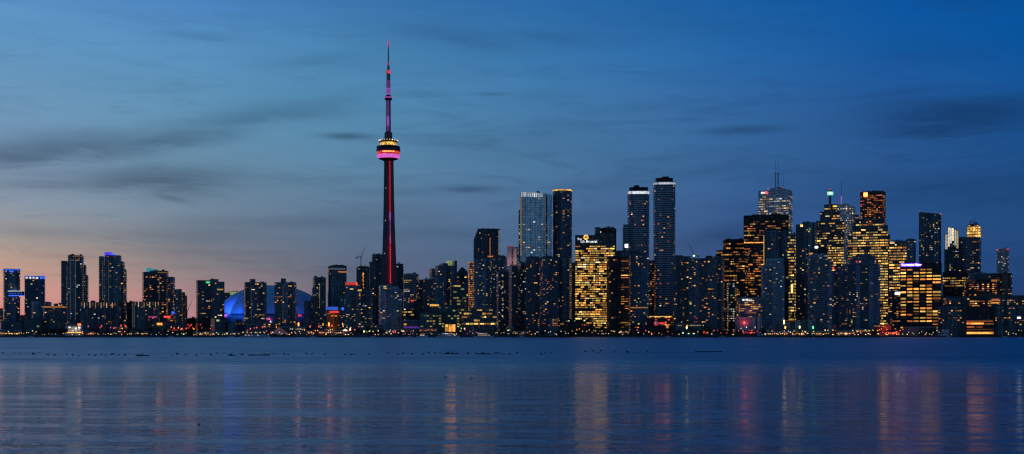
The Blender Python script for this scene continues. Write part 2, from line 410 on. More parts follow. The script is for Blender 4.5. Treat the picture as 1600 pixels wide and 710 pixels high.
            if em in ('concrete_dark', 'black_metal') and ww > 5:
                for q in range(4):
                    ux = delta*c+rnd.uniform(-.42, .42)*ww; b.box(ux-.5, ux+.5, -delta*s-.5, -delta*s+.5, z1-.1, z1+rnd.uniform(.8, 2.6))
        host = root
        if kind in ('beacon', 'roof_arm', 'crown_lamp', 'lantern', 'lantern_cap', 'shop_window_') and crowns: host = crowns[-1]
        o = b.build(kind, em, host)
        if kind in ('crown', 'spire', 'penthouse', 'antenna') or (kind == 'crown_light' and mode == 'band' and not crowns): crowns.append(o)
    return root
# ================================================================== the city, from left to right
def bands(lo, hi, p_in, p_out):
    return lambda zf, uf, rk, lit: p_in if lo < zf < hi else p_out
def rows(p_on, p_off, share):               # whole storeys lit or dark
    return lambda zf, uf, rk, lit: p_on if rk < share else p_off
A = 'apartment_tower'; O = 'office_tower'; L = 'low_building'
at, ot, lb = 'apartment tower', 'office tower', 'building'

# ---- far left
T(L, 2250, [(0, 11, 486), (0, 5, 482)], 'brown', 'low dark building at the left edge with a small red lamp on top', .05, cat=lb, extras=[('beacon', 1, 3, 480, 482, 'red_b')])
T(A, 2150, [(5.4, 31, 421)], 'blue', 'dark rounded tower with solid blue glowing top left of the sky bridge', .06, 'home', foot='soft', depth=26, plant=False, cat=at, yaw=4,
  extras=[('crown_light', 5.4, 31, 421.4, 423.2, 'blue_m', 'band'), ('crown_lamp', 9, 11, 424, 426, 'white_m', 'face'), ('crown_lamp', 15, 21, 424, 426, 'blue_b', 'face')])
T(A, 2150, [(39, 70, 432)], 'blue', 'dark rounded tower with a white and blue lit top right of the sky bridge', .06, 'home', foot='soft', depth=26, plant=False, cat=at, yaw=-4,
  extras=[('crown_light', 39, 70, 432, 433.2, 'blue_m', 'band')] + [('crown_lamp', x, x+3.2, 433.5, 436.5, 'white_m' if x < 60 else 'blue_b', 'face') for x in (41, 46, 51, 56, 62, 66)])
T(L, 2080, [(50, 62, 471)], 'light', 'slim pale blue block standing in front of the right sky bridge tower', .03, plant=False)
T(L, 2300, [(66, 79, 472), (31, 50, 493)], 'brown', 'plain dark block behind the gap between the sky bridge towers and the stepped tower', .02, plant=False)
T(L, 2030, [(68, 104, 479), (84, 97, 475)], 'dark', 'wide low block with an orange lit roof edge left of the stepped dark tower', .07, 'homewarm', plant=False,
  extras=[('roof_light', 69, 103, 479.6, 481, 'amber_m', 'face')])
T(L, 2010, [(38, 70, 499), (22, 40, 503)], 'teal', 'low teal green block with few lights at the foot of the sky bridge towers', .03, 'lime')
T(L, 1990, [(0, 20, 502), (4, 15, 499)], 'blue', 'small blue glass building at the far left end of the shore', .22, 'homecool')
T(A, 2120, [(97, 107, 409), (107, 130, 400), (130, 134, 414), (133, 137, 430)], 'grey', 'tall dark tower stepping down on its right side, left of the pair of tall towers', .05, 'homecool', plant=False, cat=at, depth=28, yaw=-6,
  extras=[('crown_light', 114, 129, 401, 402, 'amber_d', 'face')] + [('light_strip', x, x+.6, 404, 500, 'white_f', 'face') for x in (110, 117.5)])
fins = lambda x0, x1, y, n: [('fin_light', x0+(x1-x0)*i/(n-1), x0+(x1-x0)*i/(n-1)+.8, y, y+5+3*(i % 2), ['amber_m', 'cream_m', 'orange_d', 'cream_m'][i % 4], 'face') for i in range(n)]
T(A, 2020, [(127.5, 180, 473)], 'fins', 'wide mid height block with glowing roof fins left of the tall blue capped tower', .07, 'home', cat='apartment block', depth=22, yaw=3, plant=False, extras=fins(128.5, 178, 473.4, 13))
T(A, 2120, [(156, 165, 402), (165, 189, 400), (188, 194, 409), (193.5, 197, 421)], 'grey', 'tall dark tower capped by a blue violet glowing penthouse', .06, 'home', plant=False, cat=at, depth=28, yaw=-6,
  extras=[('penthouse', 164, 176, 395, 402, 'indigo_b'), ('penthouse', 174, 181, 397.5, 402, 'blue_b')] + [('light_strip', x, x+.5, 408, 500, 'white_f', 'face') for x in (161, 170)])
T(L, 2180, [(187, 209, 473)], 'black', 'plain dark block between the blue capped tower and the white lit block', .01, plant=False)
T(A, 2020, [(207, 248, 472)], 'fins', 'wide mid height block with glowing roof fins and a white lit left corner', .07, 'home', cat='apartment block', depth=22, yaw=3, plant=False,
  extras=fins(212, 246, 472.4, 9) + [('light_strip', 208, 209, 474, 512, 'white_f', 'face'), ('light_strip', 210.5, 211.3, 474, 512, 'white_f', 'face')])
T(A, 2150, [(223, 248, 426), (232, 250, 424)], 'dark', 'dark tower with a teal lit sloping crown', .08, 'homewarm', plant=False, cat=at, depth=26,
  extras=[('crown', 228, 238, 419.5, 426, 'teal_m'), ('crown', 238, 247, 421.5, 426, 'teal_d')])
T(A, 2120, [(246, 263, 424), (262, 273, 433.5)], 'dark', 'dark tower dotted with red and amber windows right of the teal crowned tower', .10, 'homewarm', plant=False, cat=at, depth=26,
  extras=[('crown_light', 247, 263, 426, 427.6, 'yellow_d', 'face'), ('sign', 256, 266, 494, 497, 'red_b', 'face'), ('sign', 268, 273, 487, 491, 'blue_b', 'face'), ('light_strip', 249, 249.6, 430, 470, 'white_f', 'face')])
T(A, 2100, [(272, 284, 453), (283, 289, 457), (288, 292, 462)], 'dark', 'shorter dark tower with stepped rounded right shoulder beside the slender crane', .07, 'home', plant=False, cat=at, depth=24)
T(L, 2020, [(232, 250, 494), (244, 292, 507)], 'dark', 'low block with a pink red sign below the teal crowned tower', .12, 'red', extras=[('sign', 233, 246, 494.5, 497, 'pink_m', 'face'), ('sign', 246, 254, 505, 508.5, 'amber_b', 'face'), ('canopy_light', 262, 286, 515.5, 516.6, 'red_m', 'face')])
T(L, 2150, [(287, 307, 498)], 'black', 'low flat block with red lamps under the slender crane', .02, plant=False, extras=[('sign_lamp', x, x+1.6, y, y+1.6, 'red_b', 'face') for x, y in ((293, 507), (296, 509), (294, 512), (298, 507), (300, 512), (305, 510))])
T(A, 2120, [(307, 335, 439), (327, 341, 437), (334, 350, 441)], 'dark', 'broad dark tower with a green lamp on its roof left of the blue dome', .08, 'home', plant=False, cat=at, depth=28, yaw=5,
  extras=[('crown_lamp', 322, 328, 440.5, 443.5, 'green_m', 'face'), ('crown_light', 339, 348, 452, 454, 'yellow_m', 'face')])
T(L, 2120, [(307, 350, 497)], 'black', 'dark podium under the broad tower with red lamps', .03, plant=False, extras=[('sign_lamp', x, x+1.6, y, y+1.6, 'red_b', 'face') for x, y in ((313, 507), (315, 512), (328, 513))])
T(O, 2750, [(350, 363, 458), (357.5, 373.5, 456)], 'grey', 'small distant block with a yellow green lit top behind the left end of the dome', .06, plant=False, cat=ot, extras=[('crown_light', 358, 373, 456.4, 461.6, 'lime_m', 'face')])
T(A, 2080, [(382, 416, 442), (390, 399, 437), (406, 412, 440.5)], 'grey', 'dark tower in front of the dome, left one of the matching two', .07, 'home', cat=at, depth=24, yaw=4, plant=False, extras=[('light_strip', 392.5, 393, 446, 500, 'white_f', 'face'), ('sign', 381, 388, 497, 499, 'cream_m', 'face'), ('sign', 408, 413, 497, 499, 'cream_m', 'face')])
T(A, 2080, [(429.5, 463, 442), (439, 447, 436), (453, 459, 440.5)], 'grey', 'dark tower in front of the dome, right one of the matching two', .08, 'homewarm', cat=at, depth=24, yaw=-4, plant=False, extras=[('light_strip', 442, 442.5, 446, 500, 'white_f', 'face')])
T(A, 2080, [(489, 509, 434), (487.5, 492, 450)], 'grey', 'slim dark tower right of the dome with a dotted line of window lights', .06, 'homecool', cat=at, plant=False, extras=[('light_strip', 499, 499.6, 446, 482, 'cream_d', 'face')])
T(A, 2050, [(475.5, 490, 471), (486, 499, 466)], 'dark', 'shorter dark block in front of the right end of the dome', .07, 'home', cat=at, plant=False)
T(L, 2040, [(332, 352, 500), (350, 386, 504), (330, 345, 497)], 'blue', 'low dark blue block at the shore left below the dome', .03, 'home', extras=[('sign', 339, 343, 500, 502.5, 'lime_m', 'face')])
T(L, 2030, [(412, 434, 505), (424, 480, 511), (384, 412, 507)], 'brown', 'low terminal building with a round red and white sign below the dome', .25, 'homewarm', cat=lb)
T(O, 2250, [(512, 515, 420), (513, 541, 416)], 'glassd', 'glass tower under construction with a white band near its top, right of the dome', .03, 'home', plant=False, cat=ot, depth=30,
  extras=[('crown_light', 514, 539, 420.2, 422, 'white_d', 'face'), ('work_light', 529, 542, 425, 426.5, 'amber_m', 'face'), ('penthouse', 517, 538, 414.8, 416, 'black_metal')])
T(L, 2160, [(530, 541, 462)], 'blue', 'pale blue block lit from below beside the red topped tower', .10, 'homecool', plant=False, extras=[('sign', 534, 537.5, 481, 485, 'blue_b', 'face')])
T(O, 2200, [(509.5, 538, 485)], 'orange', 'low orange brick hall with a red lit roof sign', .06, 'homewarm', plant=False, cat='hall', extras=[('sign', 515, 533, 486.3, 489.4, 'red_b', 'face'), ('roof_light', 510, 528, 480, 484.8, 'blue_m', 'face')])
T(A, 2100, [(540.5, 557.5, 443), (541, 559, 452)], 'light', 'pale balconied tower with a red glowing top', .10, 'homecool', cat=at, plant=False,
  extras=[('crown', 541, 556.5, 441.5, 446, 'red_b', 'band'), ('crown_lamp', 547, 552, 451, 453, 'yellow_m', 'face')])
T(O, 2300, [(557, 577, 418), (559, 575, 417)], 'glassd', 'concrete tower under construction with orange work lights and a tower crane on top', .03, plant=False, cat=ot,
  extras=[('work_light', 566.8, 568.4, 427+5.5*i, 430+5.5*i, 'orange_b', 'face') for i in range(5)])
T(A, 2080, [(557.5, 582, 452), (560, 579, 455)], 'dark', 'dark block in front of the tower under construction', .07, 'home', cat=at, plant=False, extras=[('roof_light', 559.5, 565, 453, 455.5, 'gold_b', 'face')])
T(O, 2450, [(577, 583, 410), (581, 600, 398.5)], 'grey', 'tall plain dark glass slab just left of the needle tower', .015, plant=False, cat=ot, yaw=3)
T(O, 2480, [(617, 630.5, 413)], 'grey', 'plain dark slab just right of the needle tower', .03, plant=False, cat=ot, yaw=-3)
T(A, 2080, [(592, 612, 446), (608, 623, 448), (620, 628, 453)], 'light', 'pale balconied block standing in front of the foot of the needle tower', .06, 'homecool', cat=at, plant=False, yaw=5,
  extras=[('roof_light', 599.5, 603.5, 448, 452, 'yellow_b', 'face'), ('light_strip', 602, 602.4, 456, 500, 'pink_d', 'face')])
T(A, 2250, [(631, 654, 429), (634, 652, 428)], 'brown', 'squat tower with rows of warm dots right of the needle tower', .17, 'home', cat=at, plant=False)
T(O, 2350, [(653, 662, 438)], 'dark', 'small dark block between the squat warm tower and the pale grey tower', .05, cat=ot, plant=False)
T(A, 2130, [(661, 676, 437), (663, 674, 436.5)], 'brown', 'pale grey tower with rose coloured left windows', .12, 'home', cat=at, plant=False)
T(L, 2060, [(629, 647, 485)], 'black', 'low dark block with rows of yellow windows, left of the glass terminal', .5, 'office', plant=False, run=(1, 2), extras=[])
T(L, 2070, [(646, 660, 471)], 'black', 'windowless black block with a red roof lamp', .01, plant=False, extras=[('beacon', 642.5, 646.5, 469, 472, 'red_b', 'face')])
T(L, 2030, [(629, 663, 501)], 'concrete' if False else 'brown', 'low grey shed with a violet lit front at the quay', .02, plant=False, extras=[('canopy_light', 631, 655, 510.5, 513.2, 'violet_d', 'face'), ('canopy_light', 631, 635, 506, 508.5, 'amber_m', 'face')])
T(L, 2030, [(657, 718, 489), (670, 716, 482), (684, 706, 478)], 'teal', 'wide green glass terminal building with an orange lit hall at its right end', .32, 'lime', cat='terminal', depth=30, yaw=0, plant=False,
  extras=[('hall_window', x, x+4.6, y, y+3.4, 'amber_b' if x > 700 else 'gold_b', 'face') for x in (695.5, 701, 706.5) for y in (507.5, 511.3, 515)] + [('roof_light', 672, 686, 476.2, 479, 'gold_b', 'face')])
T(A, 2320, [(671, 680, 420.5), (680, 714, 416), (687, 700, 412.5)], 'dark', 'stepped block with a yellow lit square penthouse', .04, 'home', cat=at, plant=False,
  extras=[('penthouse', 697, 706.5, 408, 416, 'lime_m'), ('penthouse', 707, 714, 408, 416, 'concrete_dark')])
T(A, 2120, [(675, 695, 432)], 'blue', 'dark round fronted tower below the yellow lit penthouse', .05, 'home', cat=at, foot='soft')
T(O, 2250, [(703, 708.5, 439), (706, 731.5, 443)], 'rows', 'office block with bright yellow green windows left of the striped curved tower', .28, 'lime', cat=ot, plant=False, run=(1, 2))
T(O, 2380, [(714, 722.5, 427, 418), (722, 731, 418, 424)], 'glassd', 'dark block with a pointed gabled roof', .05, 'homewarm', cat=ot, plant=False)
T(A, 2180, [(731, 741.5, 410)], 'brown', 'slender pale tower with warm lit curved balconies', .5, 'homewarm', cat=at, foot='round', plant=False, run=(2, 3), extras=[('crown_light', 732, 741, 410, 411, 'amber_m', 'band')])
T(A, 2110, [(741, 768, 404), (746, 763, 403)], 'blue', 'dark blue tower with scattered yellow windows in front of the chamfered slab', .07, 'home', cat=at, plant=False)
T(O, 2700, [(740.5, 747, 375, 359), (746.5, 780.5, 359)], 'glassd', 'dark glass slab with a chamfered upper left corner', .02, 'homewarm', cat=ot, plant=False, yaw=0, depth=40,
  extras=[('crown_light', 765, 766.2, 374, 402, 'orange_m', 'face'), ('roof_light', 762, 776, 401, 402.6, 'orange_b', 'face'), ('edge_glow', 779, 780.2, 361, 400, 'white_d', 'face')])
T(A, 2300, [(768, 792, 404), (770, 791, 401)], 'grey', 'squat tower with a flat terrace roof left of the pink tower', .06, 'homecool', cat=at, plant=False)
T(A, 2200, [(776, 796, 425)], 'dark', 'dark block with a column of white stair lights', .09, 'homecool', cat=at, plant=False, extras=[('stair_light', 784.3, 786, 430+9*i, 432.4+9*i, 'cream_m', 'face') for i in range(8)])
T(O, 2550, [(793, 802.5, 386), (802, 810.5, 386.5)], 'pink', 'slim tower coloured pink for sunset glow with a darker right half', .10, 'homecool', cat=ot, plant=False, yaw=-14, extras=[('crown_light', 793, 809.5, 385.4, 386.2, 'red_m', 'band')])
T(L, 2000, [(721, 776, 486), (735, 770, 482)], 'rows', 'long low office block full of bright yellow windows beside the green terminal', .55, 'office', cat='office block', depth=26, yaw=0, plant=False, run=(1, 3))
T(O, 2450, [(810.5, 816, 329)], 'blue', 'narrow beige edge slab behind the tall grid glass tower', .15, 'home', cat=ot, plant=False)
T(O, 2400, [(813, 856, 302, 304), (855, 863, 305)], 'tower', 'tall pale glass tower with a white grid and a lit slanted comb top', .05, 'homecool', cat=ot, plant=False, yaw=-7, depth=34,
  extras=[('comb_light', 814+2.9*i, 815.6+2.9*i, 302+.15*i, 309+.2*i-i*.12, 'white_m', 'face') for i in range(12)] + [('edge_glow', 813.4, 814.8, 310, 400, 'yellow_d', 'face'), ('edge_glow', 851.5, 852.1, 310, 395, 'white_f', 'face'), ('roof_arm', 838, 845, 300.5, 301.5, 'black_metal')])  # yellow left strip: sunset on the left face, put in as emission
T(A, 2400, [(864, 893.5, 297.5)], 'grey', 'tall round tower with a ring of yellow roof lights', .07, 'home', cat=at, plant=False, foot='round', depth=34, yaw=0,
  extras=[('crown', 866, 892, 299, 306, 'slab_dark', 'round')]+[('crown_light', 863.5, 894, 297.6, 299.2, 'gold_b', 'round'), ('crown_light', 865.5, 892, 303, 304, 'yellow_m', 'round')] + [('edge_glow', 866, 868, 312, 336, 'yellow_d')])
T(A, 2130, [(795, 809, 416), (809, 823, 411)], 'grey', 'balconied dark stepped block at the foot of the pale grid glass tower', .05, 'homecool', cat=at, plant=False)
T(A, 2100, [(822, 845, 403), (825, 842, 402)], 'dark', 'dark tower with sparse orange windows between two blue fronted towers', .06, 'homewarm', cat=at, plant=False)
T(A, 2060, [(845, 873, 402), (850, 862, 400.5)], 'blue', 'blue fronted tower with columns of bright yellow windows below the round tower', .09, 'homewarm', cat=at, plant=False)
T(A, 2090, [(872, 893, 403.5), (876, 889, 402)], 'dark', 'near black tower sprinkled with tiny orange lights left of the golden office', .07, 'homewarm', cat=at, plant=False)
T(A, 2150, [(892, 901, 411)], 'dark', 'narrow dark strip of a tower touching the golden office', .06, 'homewarm', cat=at, plant=False)
sun = T(O, 2150, [(899, 930, 369), (930, 960.5, 366.5)], 'gold', 'brightly lit golden office building with a white sign and round yellow emblem on top', .8, 'bank', cat=ot, plant=False, yaw=0, depth=36, run=(1, 3), wsz=(.8, .62),
  cluster=lambda zf, uf, rk, lit: 0 if zf > .90 else (.25 if (zf > .86) else (.95 if rk > .12 else .6)*(.42 if math.sin(uf*9+zf*7)*math.sin(zf*23+uf*5+1) > .45 else 1)), extras=[('side_screen', 948.5, 960.2, 420, 500, 'concrete_dark', 'face')])
T(O, 2350, [(929, 937.5, 356)], 'teal', 'narrow green grey slab rising behind the golden office sign', .01, cat=ot, plant=False)
T(O, 2380, [(937, 963, 357.5), (942, 962, 357)], 'black', 'black box of a tower behind the golden office with one white lamp', .02, cat=ot, plant=False, extras=[('beacon', 938, 939.6, 362.5, 364.5, 'white_b', 'face')])
T(A, 2080, [(948, 970, 402), (952, 966, 401)], 'black', 'dark tower with few warm lights overlapping the golden office on its right', .05, 'homewarm', cat=at, plant=False)
T(O, 2150, [(969, 984, 403), (971, 983, 402)], 'orange', 'narrow tower striped with orange lit floors', .45, 'officewarm', cat=ot, plant=False, run=(1, 3), wsz=(.8, .35))
T(O, 2250, [(960, 997, 393), (975, 983, 381)], 'glassd', 'grey block topped by a glowing white square', .03, cat=ot, plant=False, extras=[('sign', 976.4, 981, 383, 388, 'white_x', 'face')])
T(A, 2400, [(974, 983, 352), (981.5, 1013.5, 300)], 'band', 'tall striped balcony tower with a white lit crown, shorter one of the two', .05, 'homewarm', cat=at, plant=False, foot='soft', depth=32, yaw=0,
  extras=[('crown', 983, 1012.5, 293.8, 300.2, 'black_metal'), ('crown_light', 981, 1014, 300.5, 305, 'white_m', 'band'), ('roof_arm', 990, 999, 291, 293.5, 'black_metal')])
T(A, 2070, [(983, 1013.5, 399), (990, 1008, 397.5)], 'blue', 'dark blue tower in front of the shorter striped balcony tower', .07, 'homewarm', cat=at, plant=False, extras=[('floor_light', 985, 1012, 480.5, 482, 'amber_m', 'face')])
T(O, 2200, [(1012, 1024, 409), (1013, 1022, 407.5)], 'gold', 'narrow golden lit block between the two striped balcony towers', .35, 'officewarm', cat=ot, plant=False)
T(A, 2250, [(1022, 1054, 286)], 'band', 'tallest striped balcony tower with a white lit crown and dark cap', .06, 'homewarm', cat=at, plant=False, foot='soft', depth=34, yaw=0,
  extras=[('crown', 1024, 1051.5, 279.6, 286.6, 'black_metal'), ('crown_light', 1021.6, 1054.4, 287, 290.6, 'white_m', 'band'), ('roof_arm', 1034, 1045, 277.6, 279.8, 'black_metal')])
T(L, 2040, [(1013, 1052, 492)], 'redo', 'low building with red and yellow lit fronts at the foot of the tallest striped tower', .4, 'red', cat=lb, plant=False, extras=[('canopy_light', 1015, 1050, 494.5, 495.7, 'yellow_m', 'face'), ('sign', 1030, 1040, 504, 506.5, 'red_b', 'face'), ('sign', 1041, 1044.5, 508, 513, 'amber_b', 'face'), ('sign', 1022, 1029, 504.5, 507, 'pink_m', 'face')])
T(A, 2090, [(1053, 1067, 400), (1066, 1079, 401.5)], 'blue', 'slate blue block with a plain grey stair shaft right of the tallest striped tower', .08, 'homewarm', cat=at, plant=False, yaw=0, extras=[('stair_shaft', 1057.5, 1063.5, 402, 516, 'slab_dark', 'face')])
T(A, 2060, [(1078, 1124, 404.5), (1112, 1131.5, 402)], 'dark', 'wide near black block with scattered yellow and orange windows under the small crane', .07, 'homewarm', cat='apartment block', depth=26)
T(O, 2600, [(1130, 1164, 375)], 'black', 'black office tower with an upper row of lit floors, behind a broader lower one', .4, 'officewarm', cat=ot, plant=False, run=(1, 3), cluster=rows(.75, .15, .5))
T(O, 2450, [(1120, 1169, 392), (1126, 1160, 391.5)], 'black', 'broad black office tower with amber lit floors left of the taller black office tower', .3, 'officewarm', cat=ot, plant=False, run=(1, 3), cluster=rows(.6, .12, .55))
T(O, 2550, [(1163, 1231, 338)], 'black', 'big black office slab full of short amber light rows below the antenna tower', .5, 'officewarm', cat=ot, yaw=0, depth=40, run=(1, 3), cluster=lambda zf, uf, rk, lit: 0 if zf > .955 or .74 < zf < .77 else (.85 if rk > .5 else .45), extras=[('floor_light', 1164, 1194, 379.6, 381, 'amber_b', 'face')])
bmo = T(O, 2800, [(1186, 1237.5, 299), (1204, 1228, 295.5)], 'white', 'white stone office tower with two tall roof masts and a lit white and red sign', .42, 'officewhite', cat=ot, yaw=-13, depth=38, plant=False, run=(1, 3), cluster=lambda zf, uf, rk, lit: 0 if zf > .965 else (.7 if rk > .35 else .3),
  extras=[('beacon', 1200, 1201.6, 293.5, 295, 'red_b'), ('beacon', 1223, 1224.6, 293.5, 295, 'red_b')])
T(A, 2200, [(1193, 1230, 360), (1196, 1212, 358)], 'glassd', 'dark bluish tower with a bright yellow edge line before the big black office slab', .05, 'home', cat=at, plant=False, extras=[('edge_glow', 1193.3, 1194.6, 369, 415, 'yellow_m', 'face')])
T(A, 2060, [(1190, 1225, 416), (1197, 1224, 404.5)], 'light', 'grey blue stepped tower with pale balconies and tiny pink lights', .05, 'homecool', cat=at, plant=False, yaw=4)
T(L, 2050, [(1150, 1191, 466)], 'brown', 'low hotel block with a violet pink lit front and a white sign strip', .35, 'officewarm', plant=False, run=(1, 3), extras=[('sign', 1160, 1164, 468, 470.6, 'white_b', 'face'), ('sign', 1165, 1169, 468, 470.6, 'white_b', 'face'), ('sign', 1170, 1175, 468, 470.6, 'white_b', 'face')])
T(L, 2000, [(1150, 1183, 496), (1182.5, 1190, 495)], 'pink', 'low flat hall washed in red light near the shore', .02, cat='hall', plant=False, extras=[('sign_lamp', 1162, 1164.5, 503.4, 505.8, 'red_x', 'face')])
T(A, 2100, [(1136, 1151, 440)], 'gold', 'narrow block with small greenish white windows left of the violet lit hotel', .35, 'homecool', cat=at, plant=False)
T(O, 2300, [(1224, 1244, 367), (1231, 1244.5, 366)], 'rows', 'narrow tower glowing with stacked yellow office floors', .75, 'office', cat=ot, plant=False, run=(1, 2), cluster=lambda zf, uf, rk, lit: .0 if uf < .3 and lit < 0 else (.8 if rk > .3 else .45), extras=[('stair_light', 1236, 1239, 445, 458, 'yellow_b', 'face')])
T(A, 2120, [(1224, 1232, 405)], 'black', 'thin unlit black tower left of the stacked yellow floors', .01, plant=False, cat=at)
T(A, 2150, [(1244, 1263, 352), (1262, 1276, 349), (1254, 1266, 348)], 'dark', 'dark tower with a square yellow lamp near its roof left of the stepped tower', .06, 'home', cat=at, plant=False, extras=[('crown_lamp', 1251, 1254.5, 352.4, 355.5, 'yellow_b', 'face'), ('crown_lamp', 1264, 1266.5, 358, 361, 'green_m', 'face')])
T(O, 2750, [(1276, 1318, 346.5), (1282, 1311.5, 332), (1288, 1308, 321)], 'rows', 'stepped stone tower ending in a slim spire with a white green lantern', .55, 'office', cat=ot, plant=False, yaw=0, depth=38, run=(1, 3), cluster=lambda zf, uf, rk, lit: (.45 if zf > .82 else (.93 if rk > .25 else .45)),
  extras=[('spire', 1295, 1298.8, 306, 321.5, 'copper_green', 'round'), ('lantern', 1293.3, 1301.2, 299.5, 306, 'green_m', 'round'), ('lantern', 1292.9, 1301.6, 300.5, 304.8, 'mint_b', 'round'), ('lantern_cap', 1295, 1299.5, 297, 299.5, 'black_metal', 'round'), ('beacon', 1296, 1298.5, 295.4, 297, 'red_b', 'round')])
T(O, 2850, [(1309, 1329, 320.5), (1327, 1336, 324)], 'white', 'grey white office tower with a thin pink roof mast left of the red tower', .3, 'officewhite', cat=ot, plant=False, depth=30,
  extras=[('antenna', 1314.2, 1315.2, 306, 321, 'magenta_m', 'round'), ('antenna', 1314.4, 1315, 283, 306, 'black_metal', 'round')])
T(O, 2700, [(1334, 1341, 336)], 'glassd', 'small dark block at the foot of the red tower on its left', .1, cat=ot, plant=False)
T(O, 2900, [(1345, 1383, 300.5)], 'redo', 'dark red tower with orange windows and a glowing orange emblem at the upper left', .42, 'red', cat=ot, plant=False, yaw=-11, depth=38, cluster=lambda zf, uf, rk, lit: (0 if zf > .97 else .5),
  extras=[('emblem', 1350, 1356, 302, 308.5, 'orange_x', 'face'), ('beacon', 1345.3, 1346.4, 298.6, 300.2, 'red_b'), ('beacon', 1378, 1379, 299, 300.4, 'red_b')])
T(O, 2600, [(1333, 1386, 354), (1338, 1356, 343.5), (1363, 1379.5, 343), (1326, 1389.5, 369)], 'rows', 'massive bank office with long rows of bright yellow floors in front of the red tower', .8, 'office', cat=ot, plant=False, yaw=0, depth=44, run=(1, 3), cluster=lambda zf, uf, rk, lit: (.15 if zf > .95 else (.95 if rk > .25 else .6)))
T(O, 2350, [(1389.5, 1416, 378), (1394, 1410, 377)], 'rows', 'broad office tower glowing with yellow floors behind the gridded hotel', .85, 'bank', cat=ot, plant=False, yaw=0, depth=34, run=(1, 3), cluster=lambda zf, uf, rk, lit: .95 if rk > .2 else .6, extras=[('crown_light', 1391, 1398, 379, 382, 'cream_b', 'face')])
T(A, 2500, [(1415, 1430.5, 375), (1418, 1428, 374)], 'dark', 'dark balconied tower behind the gridded hotel', .07, 'homecool', cat=at, plant=False)
T(L, 2100, [(1388, 1409, 455)], 'brown', 'low tan block carrying a bright white billboard', .3, 'officewarm', cat=lb, plant=False, extras=[('billboard', 1398.5, 1408, 457, 461, 'white_x', 'face')])
T(L, 2040, [(1262, 1275, 401), (1274, 1299, 407), (1264, 1293, 397)], 'light', 'grey blue slab with a dark drum on its roof below the lantern spire tower', .05, 'home', cat=at, plant=False,
  extras=[('roof_drum', 1265, 1293, 388, 398, 'black_metal', 'round'), ('crown_lamp', 1264.5, 1270, 396, 398.5, 'gold_b', 'face'), ('crown_lamp', 1273.5, 1278, 386, 389, 'white_x', 'face')])
T(A, 2080, [(1298, 1318, 428, 416), (1317, 1342, 416, 402)], 'blue', 'dark building with a roof sweeping up to the right toward the rounded dark tower', .07, 'home', cat=at, plant=False, yaw=0, extras=[('roof_lamp', 1300, 1304, 410+8, 413+8, 'red_b', 'face')])
T(A, 2050, [(1323, 1374, 415), (1326, 1371, 407), (1331, 1366, 401), (1338, 1359, 398)], 'blue', 'wide rounded top dark tower in front of the massive bank office', .07, 'home', cat=at, plant=False, yaw=3, extras=[('crown_lamp', 1338, 1340, 409, 411, 'red_b', 'face'), ('crown_lamp', 1343, 1345, 409, 411, 'amber_b', 'face')])
west = T('hotel_tower', 2060, [(1408, 1456, 412), (1455, 1469.5, 413)], 'hotel', 'black hotel tower with a regular grid of amber windows and blue white roof sign', .9, 'hotel', cat='hotel', plant=False, yaw=0, depth=30, run=(1, 1), wsz=(.8, .5), cluster=lambda zf, uf, rk, lit: (0 if zf > .93 else (.70 if rk > .2 else .2)))
T(O, 2500, [(1437, 1469.5, 332, 336)], 'glassd', 'dark slab with a slanting roof behind the gridded hotel', .10, 'homecool', cat=ot, plant=False, yaw=-5, extras=[('beacon', 1436.8, 1438, 330.6, 332, 'red_b'), ('beacon', 1468, 1469.2, 334, 336, 'red_b')])
T(O, 2550, [(1476.5, 1483, 366), (1481, 1491, 355, 357.5), (1490, 1497.5, 358, 361)], 'glassd', 'slim tower whose upper half is clad in glowing white panels', .08, 'homecool', cat=ot, plant=False, yaw=0,
  extras=[('glow_panel', 1481.6, 1484, 356.5, 386, 'cream_m', 'face'), ('glow_panel', 1484.5, 1487, 357, 381, 'white_m', 'face'), ('glow_panel', 1487.6, 1490, 357.6, 377, 'cream_b', 'face'), ('glow_panel', 1490.6, 1493.3, 360, 384, 'white_m', 'face'), ('glow_panel', 1493.9, 1496.8, 361.5, 389, 'cream_m', 'face'), ('glow_panel', 1477.2, 1481, 367, 390, 'white_d', 'face')])
T(A, 2600, [(1497.5, 1512, 372), (1499, 1510, 371)], 'brown', 'plain brown striped slab between the white clad tower and the yellow topped tower', .03, cat=at, plant=False)
T(A, 2500, [(1511, 1532.5, 355), (1514, 1529, 350.5)], 'brown', 'tower under construction with brightly lit yellow top floors and a crane', .07, 'home', cat=at, plant=False, run=(1, 2), cluster=lambda zf, uf, rk, lit: (.95 if zf > .90 else .10),
  extras=[('work_light', 1512+4*i, 1515.2+4*i, y, y+2.6, 'gold_b', 'face') for i in range(5) for y in (355.5, 359.6, 363.8, 368)])
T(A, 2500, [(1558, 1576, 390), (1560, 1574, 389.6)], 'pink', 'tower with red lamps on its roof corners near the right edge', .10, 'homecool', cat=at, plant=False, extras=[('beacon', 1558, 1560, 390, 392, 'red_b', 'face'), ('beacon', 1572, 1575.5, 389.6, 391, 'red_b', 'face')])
T(A, 2350, [(1558.6, 1581, 428)], 'brick', 'dark red brick block below the tower with red roof lamps', .05, 'home', cat='apartment block', plant=False)
T(L, 2400, [(1511, 1560, 428), (1520, 1540, 427)], 'brown', 'wide flat topped grey block with a warm lit right end', .06, 'home', cat=lb, plant=False, extras=[('roof_light', 1548, 1556, 438, 441, 'amber_m', 'face')])
T(O, 2250, [(1474, 1511, 426), (1478, 1500, 424)], 'black', 'low black office block with two long rows of yellow windows', .1, 'office', cat='office block', plant=False, run=(1, 3), cluster=lambda zf, uf, rk, lit: .9 if .76 < zf < .93 else .03)
